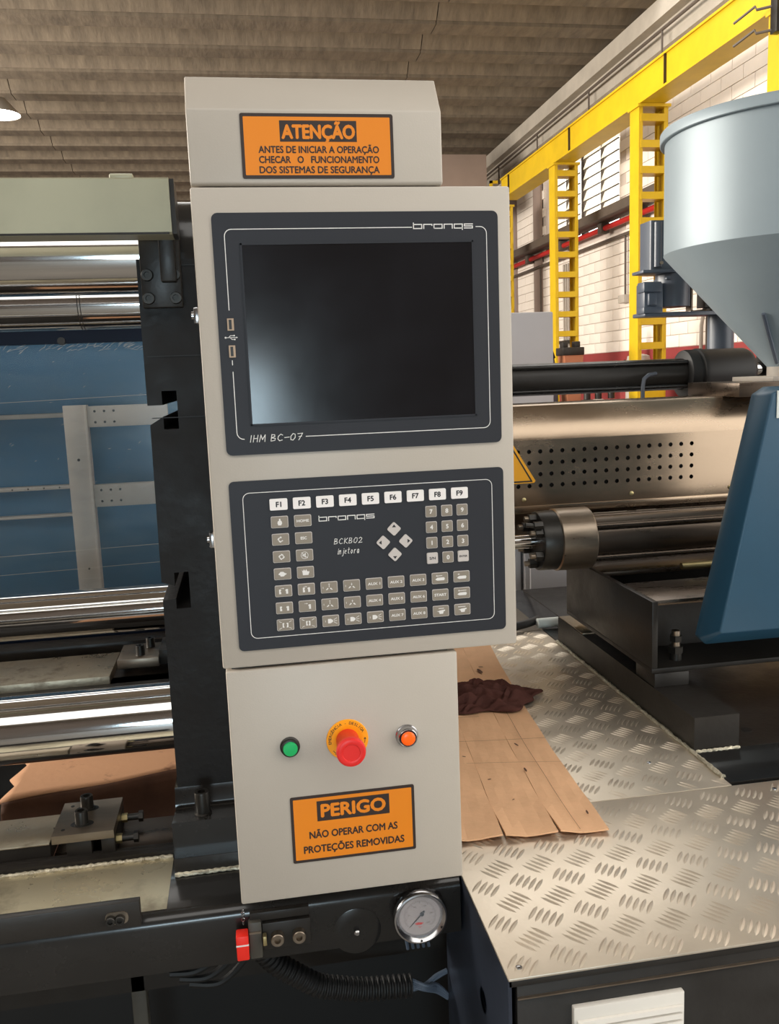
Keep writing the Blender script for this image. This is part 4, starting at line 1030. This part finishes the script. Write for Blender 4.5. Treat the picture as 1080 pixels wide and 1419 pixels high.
sr = empty('slide_block', (.95, 2.0, .787), 'long black slide rail block along the edge of tread plates', 'slide rail')
s = MB(); s.prism([(1.643,.7875),(2.46,.7875),(2.46,.862),(1.643,.862)], 'x', .903, 1.006); s.build('rail_body', 'black', sr)
s = MB(); s.box(.905, .94, 2.27, 2.455, .862, .866, .001); s.build('bright_strip', 'worn', sr)
bb = empty('carriage_base', (1.2, 2.1, .862), 'open black box carriage base under the hydraulic cylinder', 'carriage base')
s = MB(); s.box(.905, .99, 1.83, 1.93, .8625, .8955, .001); s.build('foot_pad', 'black', bb)
s = MB(); s.box(.9, 1.9, 1.835, 2.38, .8955, .9065, .001); s.build('bottom_plate', 'black', bb)
s = MB(); s.box(.9, .914, 1.835, 2.38, .9065, 1.066, .001); s.build('end_wall', 'black', bb)
s = MB(); s.box(.914, 1.9, 1.99, 2.004, .9065, 1.052); s.build('web', 'black', bb)
s = MB(); s.box(.914, 1.9, 1.85, 2.03, 1.052, 1.064, .001); s.box(.914, 1.9, 2.16, 2.38, 1.052, 1.064, .001); s.build('top_plate', 'darksteel', bb)
s = MB(); s.box(.914, 1.9, 2.366, 2.38, .9065, 1.052); s.build('rear_wall', 'black', bb)
s = MB(); s.cyl((.9845, 1.885, 0), .010, 'z', .9065, .978, 16); s.mat(1).cyl((.9845, 1.885, 0), .0185, 'z', .925, .940, 6); s.mat(1).cyl((.9845, 1.885, 0), .0145, 'z', .9065, .925, 20); s.mat(1).cyl((.9845,1.885,0), .015, 'z', .952, .966, 6)
s.build('levelling_bolt', ['steel','bolt'], bb)
s = MB(); s.cyl((1.25, 2.1, 1.08), .009, 'x', -.14, .05, 14); s.mat(1).cyl((1.25,2.1,1.08), .017, 'x', .0, .02, 18); s.build('adjusting_screw', ['brass','brass'], bb)

# hydraulic cylinder (near)
hc = empty('hydraulic_cylinder', (1.2, 2.2, 1.07), 'steel hydraulic carriage cylinder with bolted flange and chrome rod', 'hydraulic cylinder')
cz = 1.154
s = MB(); s.cyl((0, 2.2, cz), .0185, 'x', .35, .80, 32); s.build('piston_rod', 'chrome', hc)
s = MB(); s.lathe([(.080,.795),(.083,.798),(.083,.888),(.080,.891)], (0,2.2,cz), 'x', 56); s.build('flange', 'steel', hc)
s = MB(); s.lathe([(.045,.745),(.077,.748),(.079,.752),(.079,.795)], (0,2.2,cz), 'x', 48); s.build('end_plate', 'bolt', hc)
for k in range(6):
    a = math.radians(30+60*k); s = MB(); yy, zz = 2.2+.060*math.cos(a), cz+.060*math.sin(a)
    s.cyl((0, yy, zz), .0135, 'x', .728, .748, 6); s.mat(1).cyl((0,yy,zz), .007, 'x', .716, .728, 12); s.build('hex_bolt', ['bolt','steel'], hc)
s = MB(); s.cyl((0, 2.2, cz), .056, 'x', .888, 1.9, 56); s.build('barrel', 'darksteel', hc)
for k in range(4):
    a = math.radians(45+90*k+8); s = MB(); s.cyl((0, 2.2+.062*math.cos(a), cz+.062*math.sin(a)), .0085, 'x', .888, 1.9, 16); s.build('tie_rod', 'darksteel', hc)
s = MB(); s.tube([(.70,2.14,cz+.055),(.735,2.14,cz+.05)], .006, 8); s.cyl((0,2.14,cz+.052), .011, 'x', .722, .745, 6); s.build('grease_fitting', 'bolt', hc)
# far hydraulic cylinder
hc = empty('hydraulic_cylinder', (1.3, 2.8, 1.5), 'black hydraulic cylinder with big collar behind the barrel cover', 'hydraulic cylinder')
cz = 1.57
s = MB(); s.cyl((0, 2.8, cz), .052, 'x', .5, 1.52, 48); s.build('barrel', 'black', hc)
for k in range(4):
    a = math.radians(45+90*k); s = MB(); s.cyl((0, 2.8+.060*math.cos(a), cz+.055*math.sin(a)), .0075, 'x', .5, 1.52, 14); s.build('tie_rod', 'blackgloss', hc)
s = MB(); s.lathe([(.066,1.47),(.078,1.475),(.080,1.482),(.080,1.505),(.077,1.508),(.077,1.515),(.083,1.52),(.083,1.535),(.080,1.54),(.080,1.69),(.074,1.705),(.060,1.715)], (0,2.8,cz), 'x', 56); s.build('collar', 'rubber', hc)
s = MB(); s.cyl((0, 2.8, cz+.01), .022, 'x', 1.70, 1.80, 20); s.mat(1).cyl((0,2.8,cz+.02), .05, 'x', 1.77, 1.90, 14); s.build('rod_end', ['chrome','black'], hc)
s = MB(); s.tube([(1.285,2.70,1.48),(1.285,2.70,1.535),(1.292,2.705,1.56),(1.31,2.71,1.572),(1.34,2.72,1.575)], .0065, 10); s.build('oil_line', 'slate', hc)

# barrel cover with real perforations
bc = empty('barrel_cover', (1.2, 2.45, 1.2), 'perforated stainless steel barrel cover of the injection unit', 'cover')
X0, X1 = .50, 1.62; YC = 2.40; px_ = .03317; pz_ = .03270; hx0 = .7988-6*px_; hz0 = 1.372; R_ = .0062
s = MB()
def hs(i, j):
    cx, cz_ = hx0+px_*i, hz0-pz_*j
    C8 = [(cx+R_*math.cos(a*PI/6+.2618), cz_+R_*math.sin(a*PI/6+.2618)) for a in range(12)]
    hw, hh = px_/2, pz_/2; S = []
    for a in range(12):
        c_, d_ = math.cos(a*PI/6+.2618), math.sin(a*PI/6+.2618); k = min(hw/abs(c_), hh/abs(d_)); S.append((cx+c_*k, cz_+d_*k))
    v = [(p[0], YC, p[1]) for p in C8]+[(p[0], YC, p[1]) for p in S]+[(p[0], YC+.003, p[1]) for p in C8]
    f = [(a, (a+1)%12, 12+(a+1)%12, 12+a) for a in range(12)]+[(a, 24+a, 24+(a+1)%12, (a+1)%12) for a in range(12)]
    # fill the square corners
    b = len(v); cr = [(cx+hw, cz_+hh), (cx-hw, cz_+hh), (cx-hw, cz_-hh), (cx+hw, cz_-hh)]
    for q, (pa, pb_) in zip(cr, ((1,2),(3,4),(4,5),(10,11))): pass
    for q in cr:
        an = math.atan2(q[1]-cz_, q[0]-cx)
        idx = int(math.floor(((an-.2618)%(2*PI))/(PI/6)))%12
        v.append((q[0], YC, q[1])); f.append((12+idx, 12+(idx+1)%12, len(v)-1))
    s.add(v, f)
NX = 22
for i in range(NX):
    for j in range(4): hs(i, j)
gx0, gx1 = hx0-px_/2, hx0+px_*(NX-.5); gz1, gz0 = hz0+pz_/2, hz0-pz_*3.5
for a, b, c, d in ((X0, gx0, 1.2165, 1.405), (gx1, X1, 1.2165, 1.405), (gx0, gx1, gz1, 1.405), (gx0, gx1, 1.2165, gz0)):
    s.add([(a, YC, c), (b, YC, c), (b, YC, d), (a, YC, d)], [(0,1,2,3)])
s.build('perforated_face', 'stainless', bc)
s = MB(); top = [(YC,1.405),(YC+.001,1.412),(YC+.045,1.497),(YC+.052,1.502),(YC+.24,1.502)]
vs = []; fs = []
for p in top: vs += [(X0, p[0], p[1]), (X1, p[0], p[1])]
for i in range(len(top)-1): fs.append((2*i, 2*i+1, 2*i+3, 2*i+2))
s.add(vs, fs); s.build('sloped_top', 'stainless', bc)
s = MB(); s.box(X0, X1, YC-.004, YC+.02, 1.196, 1.2165, .001); s.build('bottom_lip', 'stainless', bc)
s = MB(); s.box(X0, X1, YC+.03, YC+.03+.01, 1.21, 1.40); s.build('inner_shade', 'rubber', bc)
for xx in (.7817, 1.1093, 1.42):
    s = MB(); s.lathe([(.0065,0),(.006,-.002),(.003,-.0035),(.0005,-.0038)], (xx, YC, 1.2352), 'y', 14); s.build('screw', 'brass', bc)
s = MB(); s.box(.5, 1.9, 2.46, 2.60, 1.08, 1.19); tag(s.build('barrel_support', 'darksteel', bc), 'dark support under the cover')
s = MB(); s.box(.905,1.08,2.36,2.37,1.165,1.190); s.box(1.11,1.17,2.36,2.37,1.168,1.19); s.build('light_plate','greyframe',bc)
# high voltage triangle
hv = MB(); tri = [(.640,1.283),(.8125,1.283),(.8165,1.289),(.7290,1.4315),(.7245,1.4315),(.637,1.289)]
hv.prism(tri, 'y', YC-.0016, YC-.0004); hv = tag(hv.build('hazard_sign', 'signyel'), 'yellow triangular high voltage sign on perforated steel cover', 'sign')
s = MB(); c = Vector((.7267, 1.333)); inner = [(c+(Vector(p)-c)*.90) for p in ((.640,1.283),(.8135,1.283),(.7267,1.4315))]
stroke(s, [tuple(p) for p in inner], .0042, YC-.0019, True)
flatpoly(s, [(.735,1.385),(.716,1.345),(.729,1.349),(.722,1.318),(.717,1.318),(.727,1.300),(.735,1.320),(.730,1.319),(.741,1.360),(.729,1.356),(.742,1.383)], YC-.0019)
s.build('bolt_symbol', 'blackprint', hv)

# blue hood at the right
bh = empty('blue_cover', (1.3, 1.8, 1.0), 'faceted dark blue hood hanging over the carriage base', 'cover')
out_ = [(.9432,1.0157),(.9569,1.0016),(1.62,1.0016),(1.62,1.5480),(1.090,1.5480),(1.064,1.5330)]
inn = [(.968,1.040),(.972,1.036),(1.62,1.036),(1.62,1.544),(1.094,1.544),(1.073,1.536)]
s = MB(); n_ = len(out_)
v = [(p[0], 1.66, p[1]) for p in inn]+[(p[0], 1.70, p[1]) for p in out_]+[(p[0]+(.004 if p[0] < 1.2 else 0), 1.73, p[1]) for p in out_]
s.add(v, [tuple(range(n_))]+[(i, (i+1)%n_, n_+(i+1)%n_, n_+i) for i in range(n_)]+[(n_+i, n_+(i+1)%n_, 2*n_+(i+1)%n_, 2*n_+i) for i in range(n_)]+[tuple(range(3*n_-1, 2*n_-1, -1))])
o = s.build('shell', 'blue', bh, False); bv = o.modifiers.new('b', 'BEVEL'); bv.width = .003; bv.segments = 2; bv.limit_method = 'ANGLE'; o.data.shade_smooth(); o.data.set_sharp_from_angle(angle=.9)
s = MB(); s.box(1.082, 1.30, 1.6575, 1.6595, 1.485, 1.541); tag(s.build('label_plate', 'paper', bh), 'pale label plate on hood corner')

# hopper
hp = empty('hopper', (1.66, 2.5, 1.56), 'large grey blue conical material hopper at the right edge', 'hopper')
hx, hy = 1.655, 2.50
s = MB(); s.lathe([(.360,1.935),(.360,2.262)], (hx,hy,0), 'z', 96, cap=False); s.build('bin_wall', 'hopper', hp)
s = MB(); s.lathe([(.357,2.262),(.372,2.262),(.374,2.264),(.374,2.290),(.372,2.293),(.355,2.293)], (hx,hy,0), 'z', 96, cap=False); s.build('rim', 'hopper', hp)
s = MB(); s.lathe([(.361,1.936),(.358,1.931),(.052,1.585),(.050,1.57)], (hx,hy,0), 'z', 96, cap=False); s.build('cone', 'hopper', hp)
s = MB(); s.cyl((hx,hy,0), .052, 'z', 1.555, 1.60, 40); s.box(hx-.11, hx+.11, hy-.11, hy+.11, 1.542, 1.556, .001); s.build('neck', 'greyframe', hp)
a = math.radians(218)
def cpn(t, off=0): r = .358+(.052-.358)*t+off; return Vector((hx+r*math.cos(a), hy+r*math.sin(a), 1.931+(1.585-1.931)*t))
s = MB(); s.tube([cpn(.56, .006), cpn(.8, .010), cpn(.97, .012)], .006, 8); s.build('cone_rib', 'slate', hp)
s = MB(); s.lathe([(.002,2.293),(.35,2.293)], (hx,hy,0), 'z', 64, cap=False); s.build('lid', 'hopper', hp)
s = MB(); s.box(1.42, 1.95, 2.36, 2.66, 1.502, 1.543, .002); tag(s.build('throat_block', 'darksteel'), 'dark steel feed throat block beneath the hopper neck', 'block')

# feeder arm
fd = empty('feeder_arm', (1.73, 3.0, 1.5), 'dark grey drive motor on swivel arm left of the hopper', 'motor')
s = MB(); s.cyl((1.7265,3.0,0), .046, 'z', .789, 1.775, 32); s.build('post', 'slate', fd)
s = MB(); s.prism([(1.648,1.90),(1.70,1.90),(1.775,1.80),(1.775,1.772),(1.672,1.772),(1.672,1.80),(1.648,1.80)], 'y', 2.97, 3.03); s.build('gusset', 'black', fd)
s = MB(); s.box(1.41, 1.70, 2.95, 3.05, 1.772, 1.786, .003); s.box(1.49,1.69,2.95,3.05,1.896,1.905,.002); s.build('arm_plate', 'slate', fd)
s = MB(); s.cyl((1.538,3.0,0), .060, 'z', 1.805, 1.925, 40); s.mat(1).cyl((1.538,3.0,0), .057, 'z', 1.925, 1.937, 40); s.build('gear_drum', ['slate','slate'], fd)
s = MB(); s.box(1.398, 1.585, 2.94, 3.03, 1.919, 1.930, .002); s.build('mount_plate', 'slate', fd)
s = MB(); s.prism(rrect(1.433, 1.549, 2.955, 3.045, .008), 'z', 1.930, 2.097); s.cyl((1.458,2.953,0), .014, 'z', 1.94, 2.09, 16); s.build('motor_housing', 'slate', fd)
s = MB(); s.cyl((1.464,2.938,1.952), .006, 'y', -.004, .01, 12); s.build('housing_screw', 'steel', fd)
s = MB(); s.box(1.410, 1.480, 2.955, 3.02, 1.780, 1.885, .003); s.box(1.404, 1.470, 2.945, 3.0, 1.855, 1.890, .003); s.box(1.404,1.475,2.945,3.0,1.782,1.805,.003); s.box(1.42,1.45,2.94,2.96,1.81,1.85,.002); s.build('connector_block', 'slate', fd)
s = MB(); s.tube([(1.605,2.99,1.79),(1.612,2.985,1.786),(1.66,2.985,1.79)], .005, 8); s.box(1.600,1.606,2.98,3.02,1.79,1.90); s.build('handle', 'steel', fd)
